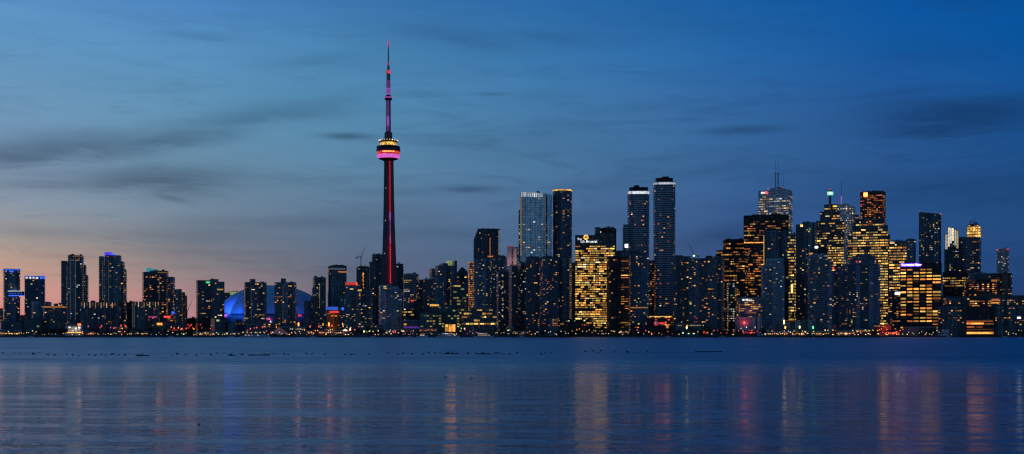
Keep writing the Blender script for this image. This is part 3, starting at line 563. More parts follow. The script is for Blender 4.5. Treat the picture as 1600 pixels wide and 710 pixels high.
T(L, 2200, [(1506, 1560, 443), (1520, 1545, 438)], 'brick', 'wide red brick warehouse block with orange windows near the right edge', .28, 'homewarm', cat='warehouse', plant=False)
T(L, 2120, [(1464, 1600, 463), (1530, 1575, 461)], 'teal', 'very long low teal roofed building running to the right edge', .12, 'homewarm', cat=lb, plant=False, depth=30, yaw=0, extras=[('roof_light', 1516, 1528, 475, 478, 'amber_b', 'face'), ('roof_light', 1538, 1560, 468, 471, 'orange_b', 'face'), ('roof_light', 1541, 1565, 473, 475, 'amber_m', 'face')])
T(L, 2020, [(1465, 1476, 481)], 'brown', 'narrow dark block wedged against the right side of the gridded hotel', .1, plant=False)
T(L, 1980, [(1473, 1508.5, 477)], 'glassd', 'blue glass cube left of the amber lit restaurant hall', .07, 'homewarm', plant=False, yaw=0, depth=24, extras=[('frame_edge', 1473, 1474, 477, 514, 'slab_dark', 'face'), ('frame_edge', 1507.5, 1508.5, 477, 514, 'slab_dark', 'face')])
T(L, 1975, [(1508.5, 1553, 480)], 'black', 'dark hall with wide amber glowing floors between two glass cubes', .0, cat='hall', plant=False, yaw=0, depth=26,
  extras=[('floor_light', 1507, 1550, 501.6, 503, 'orange_m', 'face'), ('floor_light', 1509, 1537, 504.4, 507.4, 'orange_b', 'face'), ('floor_light', 1519, 1536, 505, 506.8, 'gold_b', 'face'), ('floor_light', 1538, 1551, 505.6, 507.2, 'amber_m', 'face'), ('floor_light', 1512, 1523, 510.5, 512, 'orange_m', 'face'), ('floor_light', 1526, 1535, 510.5, 512, 'orange_m', 'face'), ('floor_light', 1510, 1551, 518.6, 522.4, 'amber_b', 'face'), ('floor_light', 1512, 1548, 519.4, 521.8, 'gold_b', 'face'), ('floor_light', 1510, 1550, 514.6, 515.8, 'orange_d', 'face')])
T(L, 1980, [(1553, 1587.5, 477)], 'glassd', 'blue glass cube right of the amber lit restaurant hall', .09, 'homewarm', plant=False, yaw=0, depth=24, extras=[('frame_edge', 1553.5, 1554.5, 477, 514, 'slab_dark', 'face'), ('frame_edge', 1586.3, 1587.3, 477, 514, 'slab_dark', 'face')])
T(L, 2000, [(1586, 1604, 480)], 'brown', 'low lit building cut by the right edge with a white sign strip', .22, 'homewarm', plant=False, extras=[('sign', 1587, 1594.5, 495.7, 498, 'white_x', 'face')])
T(L, 1950, [(1466, 1483, 515)], 'white', 'small pale kiosk at the quay below the left glass cube', .02, plant=False, cat='kiosk', depth=12)
T(L, 1955, [(1205, 1262, 508, 499), (1261, 1307, 499, 513)], 'dark', 'low dark pavilion with a long curved roof at the shore below the grey blue towers', .0, 'home', cat='pavilion', plant=False, yaw=0, depth=30, extras=[('canopy_light', 1224, 1244, 500.8-0, 502, 'orange_d', 'face')])
# ---- low buildings and pavilions along the quay, each with its own lit front
def front(x0, x1, y, D, label, keys, style='brown', yb=520.5, n=None, nm='waterfront_pavilion'):
    n = n or max(2, int((x1-x0)/3.2)); ex = []
    for i in range(n):
        a = x0+1+(x1-x0-2)*i/n; k = keys[i % len(keys)]
        if k and rnd.random() < .8: hh = rnd.uniform(1.0, 2.0); yy = yb-rnd.uniform(0, 1.2); ex.append(('shop_window', a, a+(x1-x0-2)/n*rnd.uniform(.35, .8), yy-hh, yy, k, 'face'))
    return T(nm, D, [(x0, x1, y)], style, label, 0, plant=False, yaw=0, depth=14, cat='pavilion', extras=ex)
front(0, 16, 516, 1930, 'small pavilion with a glowing amber front at the left end of the quay', ['amber_b', 'gold_b', 'amber_m'], yb=523)
front(21, 33, 517, 1930, 'small pavilion with a yellow front second from the left end of the quay', ['yellow_m', 'gold_b'], yb=522.5)
T(L, 1960, [(103, 128, 509), (106, 127, 508)], 'white', 'small boat house lit white across three floors below the stepped dark tower', 0, plant=False, cat='boat house', yaw=0, depth=16,
  extras=[('shop_window', x, x+3.4, y, y+1.5, 'white_b' if (x+y) % 2 < 1 else 'cream_m', 'face') for x in (107.5, 112, 116.5, 121.5) for y in (511, 513.5, 516)] + [('shop_window', 105, 127, 519, 520.6, 'gold_b', 'face'), ('sign', 121, 126, 505.6, 509, 'orange_b', 'face')])
front(128, 152, 518, 1945, 'low shed with a red orange canopy right of the white lit boat house', ['orange_b', 'red_m', 'cream_m', 'gold_m'], yb=522.5)
front(176, 200, 511, 1960, 'low building with an orange line of light under the blue capped tower', ['orange_m', 'amber_b', 'amber_m'], yb=514.4)
front(204, 236, 518, 1930, 'long low shed with cream lights below the second finned block', ['cream_m', None, 'gold_m', 'cream_m', None], yb=522.8)
front(302, 338, 519, 1925, 'long market shed with a row of golden lights under the broad dark tower', ['gold_b', 'gold_m', 'amber_b'], yb=524)
front(340, 376, 519.5, 1925, 'long shed with cream dots below the left end of the dome', ['cream_b', None, 'gold_m', 'cream_m'], yb=523.6)
front(378, 412, 517.5, 1935, 'shed with yellow dots behind the moored white boat below the dome', ['yellow_b', None, 'cream_m', None], yb=521.4)
front(452, 478, 511, 1960, 'open sided hall with grids of white lights right of the tent', ['cream_m', 'white_m', 'cream_m', 'gold_m'], yb=516)
front(478, 512, 517, 1935, 'restaurant terrace with orange and cream lights below the slim dark tower', ['orange_b', 'cream_b', 'amber_b', 'cream_m'], yb=521.5)
front(508, 542, 516, 1935, 'restaurant row with red and gold lights below the orange brick hall', ['orange_m', 'gold_b', 'cream_b', 'red_m'], yb=521.5)
front(600, 645, 515, 1950, 'low club house with red and white lights right of the needle tower foot', ['red_b', 'cream_m', None, 'red_m', 'cream_b'], yb=519)
front(655, 684, 513.5, 1960, 'canopy row glowing orange in front of the green terminal', ['orange_b', 'orange_m', 'amber_m'], yb=517.6)
front(792, 803, 512, 1940, 'small shelter with a pale green lit sign at the quay', ['lime_b', 'lime_b'], yb=517.2)
front(804, 830, 518, 1930, 'little shed with mixed lights right of the pale green sign', ['gold_m', 'orange_m', 'violet_d'], yb=522.5)
front(884, 916, 499.5, 2010, 'low black annex with cream lamps under the golden office left corner', ['lime_m', 'cream_b', None, 'amber_m'], yb=503, style='black')
front(905, 926, 506, 1980, 'low black annex with a red line of light under the golden office', ['orange_m', 'red_m'], yb=509.6, style='black')
front(926, 962, 513, 1950, 'dark ferry shelter with cream lamps below the golden office', ['cream_m', 'cream_b', None], yb=519, style='black')
front(966, 985, 515, 1940, 'small kiosk row with yellow and pink lights below the orange striped tower', ['cream_b', 'yellow_m', 'pink_m'], yb=520.6, style='black')
front(985, 1003, 508, 1980, 'low dark annex with red and yellow windows below the shorter striped tower', ['orange_b', 'yellow_b', 'orange_m'], yb=513, style='black')
front(1092, 1108, 517, 1940, 'small stand with red lights under the wide near black block', ['red_m', 'orange_b', 'red_m'], yb=521.5, style='black')
front(1130, 1158, 518, 1935, 'dim shed with deep red lights left of the red washed hall', ['red_m', None, 'orange_d'], yb=521, style='black')
front(1160, 1182, 517, 1935, 'gate house crowded with red lamps below the red washed hall', ['red_b', 'pink_m', 'red_b'], yb=521.5, style='black')
front(1200, 1232, 518, 1930, 'brightly lit ticket hall with cream and gold fronts left below the curved roof', ['cream_b', 'gold_b', 'cream_b', 'orange_b'], yb=523)
front(1234, 1264, 518, 1930, 'ticket hall with red and yellow fronts below the curved roof', ['red_m', 'orange_b', None, 'yellow_b', 'yellow_b'], yb=523)
front(1268, 1300, 518, 1930, 'ticket hall with yellow and cream fronts right below the curved roof', ['yellow_b', None, 'cream_m', 'gold_b'], yb=523)
front(1300, 1336, 517, 1930, 'crowded row of cream and orange stalls below the rounded dark tower', ['cream_b', 'orange_m', 'cream_b', 'gold_b'], yb=522.5)
front(1337, 1364, 515, 1945, 'low shed with two bright yellow doors below the rounded dark tower', ['yellow_b', 'gold_m', 'cream_m'], yb=518.5)
front(1366, 1392, 508, 1975, 'garage deck with an orange glow left of the gridded hotel', ['orange_b', 'amber_b', 'cream_m', 'red_m'], yb=511.5, style='brick')
front(1384, 1410, 516, 1935, 'fire station with bright red lit doors beside the gridded hotel', ['red_x', 'red_b', 'orange_b', 'red_b'], yb=521.5, style='brick')

T(L, 2070, [(1476, 1500, 468), (1480, 1492, 466)], 'brown', 'small grey block with warm windows behind the left glass cube', .25, 'homewarm', plant=False)
T(L, 2065, [(1516, 1548, 467)], 'brick', 'long brick loft with orange lit upper floor behind the amber lit hall', .4, 'homewarm', plant=False, run=(1, 2))
T(L, 2075, [(1562, 1586, 466), (1570, 1582, 464)], 'grey', 'small pale block with few lamps behind the right glass cube', .25, 'home', plant=False)
T(L, 1990, [(1412, 1462, 511)], 'brown', 'low hotel podium with warm lit terrace doors beneath the amber window grid', .5, 'homewarm', cat='podium', plant=False, depth=14, yaw=0)
T(L, 2015, [(840, 872, 497)], 'dark', 'low dark block with a few orange windows below the two blue fronted towers', .25, 'homewarm', plant=False)
T(L, 2015, [(1056, 1100, 505)], 'dark', 'low dark block behind the row of greenish quay lamps', .25, 'home', plant=False)
T(L, 2015, [(560, 598, 508)], 'brown', 'low lit terrace block left of the needle tower foot', .3, 'homewarm', plant=False)
# ================================================================== lettering and emblems on the towers
def text_part(root, name, s, px, py, D, hpx, mat, lx=None, dy=-1.0, ly=None, wscale=1.0, bold=.02):
    cu = bpy.data.curves.new(name, 'FONT'); cu.body = s; cu.size = 1.0; cu.extrude = .08; cu.offset = bold
    tmp = bpy.data.objects.new('tmp', cu); col.objects.link(tmp)
    bpy.context.view_layer.update()
    me = bpy.data.meshes.new_from_object(tmp.evaluated_get(bpy.context.evaluated_depsgraph_get()))
    bpy.data.objects.remove(tmp); bpy.data.curves.remove(cu)
    h = hpx*D/F/.72; me.name = name
    me.transform(Matrix.Diagonal((h*wscale, h, 1.5, 1))); me.transform(Matrix.Rotation(PI/2, 4, 'X'))
    me.materials.clear(); me.materials.append(M(mat))
    o = link(bpy.data.objects.new(name, me), root)
    th = root.rotation_euler[2]+math.atan2(root.location.x, root.location.y); c, s_ = math.cos(th), math.sin(th)
    mid = 800+root.location.x/D*F; delta = (px-mid)*D/F
    o.location = ((delta+ly*s_)/c, ly-1.0, PZ(py, D)-GZ)
    return o
text_part(sun, 'sign', 'Sun', 902.5, 376.3, 2150, 3.4, 'white_b', ly=-18)
text_part(sun, 'sign', 'Life Financial', 907.4, 380.6, 2150, 3.6, 'white_b', ly=-18, wscale=1.0)
b = MB()
for k in range(24):                         # round emblem: a thick ring with a core
    a0, a1 = 2*PI*k/24, 2*PI*(k+1)/24
    cx, cz = (915.8-(899+960.5)/2)*2150/F, PZ(372.2, 2150)-GZ
    for (r0, r1, y, mi) in ((2.5, 4.3, -19.3, 0), (0, 2.5, -19.1, 1)):
        P = [(cx+r*math.cos(a), y, cz+r*math.sin(a)) for r, a in ((r0, a0), (r1, a0), (r1, a1), (r0, a1))]
        b.quad(P, None, mi); b.quad([(p[0], y+1, p[2]) for p in reversed(P)], None, mi)
b.build('emblem', ['yellow_b', 'amber_m'], sun)
text_part(bmo, 'sign', 'BMO', 1189.6, 303.6, 2800, 2.9, 'white_b', ly=-19.2, wscale=1.05)
b = MB(); lx = (1201.6-1211.75)*2800/F
b.box(lx-2.2, lx+2.2, -20.4, -19.8, PZ(304, 2800)-GZ, PZ(300.6, 2800)-GZ); b.build('emblem', 'red_b', bmo)
b = MB(); lx = (1232-1211.75)*2800/F
b.box(lx-1.6, lx+1.6, -8, -7.2, PZ(303.6, 2800)-GZ, PZ(300.4, 2800)-GZ); b.build('emblem', 'pink_m', bmo)
for px, y0, y1, r in ((1211.8, 295, 251, .9), (1215.8, 295, 252, 1.1), (1224, 297, 270, .35)):
    b = MB(); lx = (px-1211.75)*2800/F; z0, z1 = PZ(y0, 2800)-GZ, PZ(y1, 2800)-GZ; zm = z0+(z1-z0)*.55
    b.tube((lx, 0, z0-6), (lx, 0, zm), r, r, 6); b.tube((lx, 0, zm), (lx, 0, z1), r*.6, r*.3, 6)
    if r > .5:
        for q in range(9):
            z = z0+(zm-z0)*q/9; b.box(lx-r*1.5, lx+r*1.5, -r*1.5, r*1.5, z, z+.7)
        b.box(lx-r*1.6, lx+r*1.6, -r*1.6, r*1.6, zm-.6, zm+.6)
    b.build('antenna', 'steel', bmo)
b = MB(); lx0 = (1409-(1408+1469.5)/2)*2060/F; lx1 = (1436.6-(1408+1469.5)/2)*2060/F
b.box(lx0, lx1, -15.6, -15.1, PZ(416.9, 2060)-GZ, PZ(412.3, 2060)-GZ); b.build('sign_halo', 'ultra_x', west)  # glowing slab added for the violet halo and its streak on the water
text_part(west, 'sign', 'Toronto Star', 1409.6, 416.2, 2060, 3.3, 'violet_z', ly=-15.4, wscale=1.22, bold=.03)  # violet letter copy added as a glow layer behind the white letters
text_part(west, 'sign', 'Toronto Star', 1409.9, 416.0, 2060, 3.1, 'white_l', ly=-15.9, wscale=1.22, bold=-.012)

# ================================================================== the needle tower
D0 = 2400; m0 = D0/F
cn = empty('observation_tower', (PX(606.8, D0), D0, GZ), -math.atan2(PX(606.8, D0), D0), 'very tall concrete needle tower with round pod and red light line down its shaft', 'tower')
def zz(py): return PZ(py, D0)-GZ
b = MB(); prof = [(523, 24), (500, 19), (470, 15.8), (443, 14.0), (400, 11.9), (350, 10.0), (300, 8.8), (250.5, 8.0)]
def section(Rp, core):
    P = []
    for w in (225, 345, 105):
        for da, r in ((-28, core), (-9, 1), (9, 1), (28, core), (60, core*.82)):
            a = math.radians(w+da); rr = Rp*m0*r
            if r == 1: rr = Rp*m0; P.append((rr*math.cos(math.radians(w))-1.6*math.sin(math.radians(w))*(1 if da > 0 else -1), rr*math.sin(math.radians(w))+1.6*math.cos(math.radians(w))*(1 if da > 0 else -1)))
            else: P.append((rr*math.cos(a), rr*math.sin(a)))
    return P
secs = [(zz(py), section(r, .52+.25*(i/7))) for i, (py, r) in enumerate(prof)]
for (z0, A0), (z1, A1) in zip(secs[:-1], secs[1:]):
    n = len(A0)
    for k in range(n): b.quad([(*A0[k], z0), (*A0[(k+1) % n], z0), (*A1[(k+1) % n], z1), (*A1[k], z1)])
SH = b.build('shaft', 'tower_concrete', cn)
for y0, y1, key in ((444, 425, 'crimson_h'), (425, 402, 'crimson_h'), (402, 380, 'crimson_h'), (380, 366, 'pink_m'), (366, 345, 'magenta_d'), (345, 332, 'magenta_m'), (332, 300, 'crimson_m'), (300, 275, 'crimson_m'), (275, 251, 'crimson_m')):
    b = MB(); t = lambda y: 2.3+(y-250)/194*.9
    ry = lambda y: -(6.7+ (y-250)/194*2.6)*m0
    xa, xb = t(y0)*m0, t(y1)*m0; wa, wb = .75*m0, .62*m0
    b.quad([(xa-wa, ry(y0), zz(y0)), (xa+wa, ry(y0), zz(y0)), (xb+wb, ry(y1), zz(y1)), (xb-wb, ry(y1), zz(y1))])
    b.quad([(xb-wb, ry(y1)+6, zz(y1)), (xb+wb, ry(y1)+6, zz(y1)), (xa+wa, ry(y0)+6, zz(y0)), (xa-wa, ry(y0)+6, zz(y0))])
    b.quad([(xa-wa, ry(y0)+6, zz(y0)), (xa-wa, ry(y0), zz(y0)), (xb-wb, ry(y1), zz(y1)), (xb-wb, ry(y1)+6, zz(y1))])
    b.quad([(xa+wa, ry(y0), zz(y0)), (xa+wa, ry(y0)+6, zz(y0)), (xb+wb, ry(y1)+6, zz(y1)), (xb+wb, ry(y1), zz(y1))])
    b.build('light_strip', key, SH)
for py, px in ((295, 603), (346, 602.2), (397, 601)):
    b = MB(); x = (px-606.8)*m0; b.lathe([(0, -1), (1, 0), (0, 1)], 8); 
    o = b.build('shaft_lamp', 'white_m', SH); o.location = (x, -(8+(py-250)*.03)*m0, zz(py))
def ring(kind, pts, mat, n=40, smooth=False, host=None):
    b = MB(); b.lathe([(r*m0, zz(y)) for y, r in pts], n); return b.build(kind, mat, host or cn, smooth)
ring('pod_underside', [(252.5, 7.2), (250.5, 10), (249.3, 14.5), (248.4, 16)], 'black_metal')
ring('radome', [(248.4, 15.6), (247.4, 16.9), (245.6, 17.5), (244, 17.4), (242.4, 16.8)], 'magenta_h', smooth=True)
RR = ring('red_ring', [(242.4, 16.6), (241.4, 17.4), (239.2, 17.9), (237.2, 17.4)], 'red_m')
b = MB()
for q in range(7):
    a = math.radians(270+(q-3)*9); b.box(17.9*m0*math.cos(a)-1.2, 17.9*m0*math.cos(a)+1.2, 17.9*m0*math.sin(a)-.6, 17.9*m0*math.sin(a), zz(239.6), zz(238.3))
b.build('window', 'orange_x', RR)
ring('pod_body', [(237.2, 18.3), (235.6, 18.8), (233.6, 18.6), (233, 17.2), (232.2, 17.2), (231.6, 18.6), (229.6, 18.4), (228.4, 15.5), (228.3, 0)], 'concrete_dark')
ring('gallery', [(228.4, 12.6), (226, 12.8), (223.2, 12.4)], 'gold_b')
GR = ring('gallery_roof', [(223.3, 12.6), (222.6, 14.6), (221.2, 14.8), (220.6, 13), (219.5, 11), (218, 6.6)], 'concrete_dark')
for q in range(22):
    a = 2*PI*q/22; b = MB(); b.box(-.75, .75, -.75, .75, 0, 2.2)
    o = b.build('roof_lamp', 'cream_b', GR); o.location = (14.6*m0*math.cos(a), 14.6*m0*math.sin(a), zz(221.1))
ring('mast_base', [(219, 6.4), (207.5, 6.0), (207, 4.2)], 'tower_concrete', 8)
US = ring('upper_shaft', [(208, 3.9), (157, 3.6)], 'tower_concrete', 8)
for q, (y0, y1, key) in enumerate(((206, 198, 'purple_d'), (198, 182, 'purple_m'), (182, 170, 'purple_d'), (170, 158, 'purple_d'))):
    b = MB(); b.box(-2.7*m0, 1.4*m0, -3.95*m0, -3.4*m0, zz(y0), zz(y1)); b.build('glow_panel', key, US)  # glowing slabs added in place of purple floodlight on the concrete
ring('upper_pod', [(157.6, 3.6), (156.6, 5.4), (154, 6.2), (151.6, 6.0), (150.6, 4.4), (149, 3.6)], 'tower_concrete', 20)
ring('upper_pod_light', [(153.6, 6.25), (152.2, 6.2)], 'magenta_m', 20)
AM = ring('antenna_mast', [(150, 3.3), (115, 3.0), (114.6, 2.1), (103, 1.9), (102.6, 1.1), (66, .75), (65.6, 0)], 'steel', 8)
for y0, y1, r, key in ((149, 138, 3.45, 'purple_m'), (138, 126, 3.35, 'purple_d'), (115.4, 110.6, 3.3, 'red_m'), (104, 96.5, 1.7, 'pink_d'), (76, 71, 1.15, 'pink_d'), (71, 65, 1.35, 'pink_m')):
    ring('mast_light', [(y0, r), (y1, r*.97)], key, 8, False, AM)

# ================================================================== the domed stadium
DD = 2360; md = DD/F
st = empty('domed_stadium', (PX(425, DD), DD, GZ), -math.atan2(PX(425, DD), DD), 'stadium with a huge white domed roof washed in blue light behind the twin dark towers', 'stadium')
zb = PZ(490, DD)-GZ
def dome(rx, rz, z0, sx, sy, aa, bb, n=48, mrings=14, thick=0):
    b = MB()
    for j in range(mrings):
        t0, t1 = PI/2*j/mrings, PI/2*(j+1)/mrings
        for k in range(n):
            a, c = aa+(bb-aa)*k/n, aa+(bb-aa)*(k+1)/n
            f = lambda a, t: (sx+rx*math.cos(t)*math.cos(a), sy+rx*math.cos(t)*math.sin(a), z0+rz*math.sin(t))
            b.quad([f(a, t0), f(c, t0), f(c, t1), f(a, t1)])
    return b
DS = dome(81*md, 43*md, zb, 0, 0, 0, 2*PI, 64).build('dome_shell', 'roof_fabric', st, True)
RP = dome(64*md, 32*md, zb-2, -4*md, -34*md, PI, 2*PI, 48).build('roof_panel', 'roof_fabric', st, True)
b = MB()
for k in range(40):                          # raised seam where the panels overlap
    a0, a1 = PI*k/40, PI*(k+1)/40
    f = lambda a: (-4*md-64.5*md*math.cos(a), -34*md-.5, zb-2+32.6*md*math.sin(a))
    b.tube(f(a0), f(a1), 1.3, 1.3, 6)
b.build('panel_edge', 'slab_light', RP)
b = MB()
for s_, off in ((-1, .72), (1, .72), (-1, .38), (1, .38), (-1, .93), (1, .93)):
    for k in range(16):
        t0, t1 = PI/2*k/16, PI/2*(k+1)/16
        f = lambda t: (s_*81.3*md*math.cos(t)*off, -81.3*md*math.cos(t)*math.sqrt(1-off*off), zb+43.3*md*math.sin(t))
        b.tube(f(t0), f(t1), .7, .7, 5)
b.build('roof_seam', 'slab_light', DS)
b = MB(); b.lathe([(84*md, 0), (84*md, zb-9), (86*md, zb-9), (86*md, zb-5), (82*md, zb-1), (78*md, zb)], 48)
b.build('base_wall', 'concrete', st)
b = MB()
for k in range(48):
    a = PI+PI*k/47; b.box(84.6*md*math.cos(a)-.6, 84.6*md*math.cos(a)+.6, 84.6*md*math.sin(a)-.6, 84.6*md*math.sin(a)+.6, 0, zb-9)
b.build('pillar', 'concrete_dark', st)['kind'] = 'stuff'
for px, y0, y1, w, key in ((355, 496, 492.5, 13, 'red_m'), (419.5, 503.5, 500, 8, 'pink_m'), (419.5, 500, 498, 6, 'pink_m'), (466, 495.5, 492.5, 5, 'red_b'), (420, 505, 503, 8, 'white_b')):
    x = (px-425)*md; yy = -math.sqrt(max(0, (86.6*md)**2-x*x))-1; b = MB(); b.box(x-w*md/2, x+w*md/2, yy-.5, yy+.4, PZ(y0, DD)-GZ, PZ(y1, DD)-GZ)
    b.build('sign', key, st)

# ================================================================== lit tent, boats, cranes
tn = empty('pavilion_tent', (PX(437, 1925), 1925, GZ), 0, 'pointed white event tent outlined by rose coloured light strings right of the round red sign', 'tent')
b = MB(); apex = (0, 0, PZ(512, 1925)-GZ); base = [(13.5*math.cos(2*PI*k/8), 9*math.sin(2*PI*k/8), 3.0) for k in range(8)]
for k in range(8):
    p, q = base[k], base[(k+1) % 8]; mid1 = tuple(.5*(p[i]+apex[i])-(1.0 if i == 2 else 0) for i in range(3)); mid2 = tuple(.5*(q[i]+apex[i])-(1.0 if i == 2 else 0) for i in range(3))
    b.quad([p, q, mid2, mid1]); b.quad([mid1, mid2, apex])
TC = b.build('canopy', 'roof_fabric', tn)
for k in range(8):
    b = MB(); b.tube(base[k], tuple(base[k][i]*(1 if i < 2 else 0) for i in range(3)), .2, .2); b.build('pole', 'steel', tn)
for k in (4, 5, 6, 7, 0):
    b = MB(); b.tube((base[k][0], base[k][1]-.4, 3.2), (0, -.4, apex[2]+.3), .28, .28, 5); b.build('light_string', 'orange_d', TC)

def boat(px, w, label, decks, cabin=.6, D=1893):
    m = D/F; Lb = w*m; r = empty('ferry_boat', (PX(px, D), D, 0), 0, label, 'boat')
    b = MB(); st_ = [(-.5, .55, .0), (-.42, .9, .0), (.3, 1, .0), (.42, .7, .3), (.5, .04, .9)]; Wd = Lb*.11
    for (a0, w0, l0), (a1, w1, l1) in zip(st_[:-1], st_[1:]):
        for sgn in (1, -1):
            P = [(a0*Lb, sgn*Wd*w0*.7, -.3), (a1*Lb, sgn*Wd*w1*.7, -.3), (a1*Lb, sgn*Wd*w1, 1.9+l1), (a0*Lb, sgn*Wd*w0, 1.9+l0)]
            b.quad(P if sgn < 0 else P[::-1])
        b.quad([(a0*Lb, -Wd*w0, 1.9+l0), (a1*Lb, -Wd*w1, 1.9+l1), (a1*Lb, Wd*w1, 1.9+l1), (a0*Lb, Wd*w0, 1.9+l0)])
    b.quad([(-.5*Lb, -Wd*.55, 1.9), (-.5*Lb, Wd*.55, 1.9), (-.5*Lb, Wd*.4, -.3), (-.5*Lb, -Wd*.4, -.3)])
    b.build('hull', 'white_paint', r)
    z = 1.9; half = cabin/2
    for k in range(decks):
        b = MB(); b.box(-half*Lb, (half-.08*k)*Lb, -Wd*.75, Wd*.75, z, z+2.1); CB = b.build('cabin', 'white_paint', r)
        n = 7
        for q in range(n):
            x = -half*Lb+(2*half-.08*k)*Lb*(q+.5)/n; bb = MB(); bb.box(x-.8, x+.8, -Wd*.75-.12, -Wd*.75+.1, z+.7, z+1.6); bb.build('window', rnd.choice(['cream_m', 'white_m', 'glass_dark_', 'gold_m']).replace('glass_dark_', 'black_metal'), CB)
        b = MB(); b.box(-(half+.02)*Lb, (half-.08*k+.02)*Lb, -Wd*.85, Wd*.85, z+2.1, z+2.3); b.build('deck', 'slab_white', r)
        z += 2.3; half -= .07
    b = MB(); b.tube((-.05*Lb, 0, z), (-.08*Lb, 0, z+2.4), .7, .55, 8); b.build('funnel', 'black_metal', r)
    b = MB(); b.tube((.12*Lb, 0, z), (.12*Lb, 0, z+4.5), .12, .06, 5); b.build('mast', 'steel', r)
boat(399, 46, 'long white ferry moored at the quay below the dome', 1, .72)
boat(700, 36, 'white ferry moored in front of the green glass terminal', 2, .7)
boat(756, 32, 'blue shaded white tour boat moored in front of the long yellow lit office block', 2, .6)
boat(660, 18, 'small dark windowed cruiser moored left of the green glass terminal', 1, .5)

def yacht(px, hgt, label, D=1888):
    r = empty('moored_sailboat', (PX(px, D), D, 0), 0, label, 'boat', 'sailboats moored along the quay'); Lb = 9
    b = MB()
    for (a0, w0), (a1, w1) in (((-.5, .6), (-.2, 1)), ((-.2, 1), (.2, .9)), ((.2, .9), (.5, .05))):
        for sgn in (1, -1):
            P = [(a0*Lb, sgn*w0*.8, -.2), (a1*Lb, sgn*w1*.8, -.2), (a1*Lb, sgn*w1*1.4, 1.0), (a0*Lb, sgn*w0*1.4, 1.0)]; b.quad(P if sgn < 0 else P[::-1])
        b.quad([(a0*Lb, -1.4*w0, 1.0), (a1*Lb, -1.4*w1, 1.0), (a1*Lb, 1.4*w1, 1.0), (a0*Lb, 1.4*w0, 1.0)])
    b.build('hull', 'white_paint', r); b = MB(); b.box(-2.2, 1.6, -.8, .8, 1.0, 1.7); b.build('cabin', 'slab_white', r)
    b = MB(); b.tube((.4, 0, 1), (.4, 0, hgt), .12, .06, 5); b.tube((.4, 0, 2.4), (-3.6, 0, 2.6), .1, .08, 5); b.build('mast', 'steel', r)
def pier(px, w, label, D=1893):
    r = empty('jetty', (PX(px, D), D, 0), 0, label, 'jetty'); W_ = w*D/F
    b = MB(); b.box(-W_/2, W_/2, -6, 4.5, .9, 1.3); b.build('deck', 'wood_wet', r)
    for q in range(max(3, int(w/4))):
        x = -W_/2+W_*(q+.5)/max(3, int(w/4)); b = MB(); b.tube((x, -6.2, -1), (x, -6.2, 2.3), .25, .22, 6); b.build('post', 'bark', r)
SB = 'small white sailboat moored '
for px, hg, lb_ in ((48, 9, SB+'at the far left quay'), (268, 11, SB+'below the stepped rounded tower left of the crane'), (362, 9, SB+'left of the long white ferry'), (489, 10, SB+'right of the event tent'), (583, 12, SB+'below the plain slab left of the needle tower'), (640, 10, SB+'in front of the club house'), (815, 9, SB+'right of the pale green lit shelter'), (1044, 10, SB+'below the tallest striped tower'), (1128, 11, SB+'left of the red washed hall'), (1482, 8, SB+'beside the pale kiosk'), (1570, 9, SB+'below the right glass cube')):
    yacht(px, hg, lb_)
for px, w_, lb_ in ((90, 44, 'low dark jetty below the stepped dark tower'), (320, 30, 'low dark jetty in front of the golden market shed'), (520, 50, 'low dark jetty below the restaurant rows'), (870, 60, 'low dark jetty left of the golden office reflection'), (1110, 36, 'low dark jetty below the wide near black block'), (1290, 70, 'low dark jetty in front of the ticket halls'), (1530, 60, 'low dark jetty in front of the amber lit hall')):
    pier(px, w_, lb_)
def crane(px, py0, py1, jx, jy, D, label, key=None):
    """mast from py0 up to py1, luffing jib to (jx, jy)"""
    m = D/F; z0, z1 = PZ(py0, D), PZ(py1, D); r = empty('tower_crane', (PX(px, D), D, z0), 0, label, 'crane'); h = z1-z0
    b = MB(); w = .8
    for sx in (-w, w):
        for sy in (-w, w): b.tube((sx, sy, 0), (sx, sy, h), .22, .22, 4)
    n = max(3, int(h/3))
    for q in range(n):
        a, c = h*q/n, h*(q+1)/n; sg = 1 if q % 2 else -1
        b.tube((-w*sg, -w, a), (w*sg, -w, c), .14, .14, 4); b.tube((-w*sg, w, a), (w*sg, w, c), .14, .14, 4)
    b.build('mast', 'steel', r)
    tip = Vector(((jx-px)*m, 0, PZ(jy, D)-z0)); b = MB(); base_ = Vector((0, 0, h))
    b.tube(base_+Vector((0, -.6, 0)), tip, .26, .14, 4); b.tube(base_+Vector((0, .6, 0)), tip, .26, .14, 4); up = Vector((0, 0, 1.6))
    b.tube(base_+up, tip, .22, .14, 4); k = max(4, int((tip-base_).length/4))
    for q in range(k):
        p = base_.lerp(tip, q/k); p2 = (base_+up).lerp(tip, (q+1)/k); b.tube(p, p2, .12, .12, 4)
    b.build('jib', 'steel', r)
    sgn = -1 if jx > px else 1
    b = MB(); b.box(min(0, sgn*9), max(0, sgn*9), -1, 1, h-.4, h+.5); b.tube((sgn*3, 0, h), (sgn*4.5, 0, h+8), .25, .2, 4)
    b.tube((sgn*4.5, 0, h+8), tuple(base_.lerp(tip, .7)), .09, .09, 4); CJ = b.build('counter_jib', 'steel', r)
    b = MB(); b.box(sgn*6, sgn*6+2.6*sgn if sgn > 0 else sgn*6+.001, -1.2, 1.2, h-2.2, h-.4) if sgn > 0 else b.box(-8.6, -6, -1.2, 1.2, h-2.2, h-.4); b.build('counterweight', 'concrete', CJ)
    b = MB(); b.box(-1.6, 1.6, -2.4, -.9, h-1.6, h+1.2); b.build('cab', 'white_paint', r)
    if key:
        b = MB(); b.lathe([(0, -1.2), (1.5, 0), (0, 1.2)], 8); o = b.build('beacon', key, r); o.location = (0, -3, h)
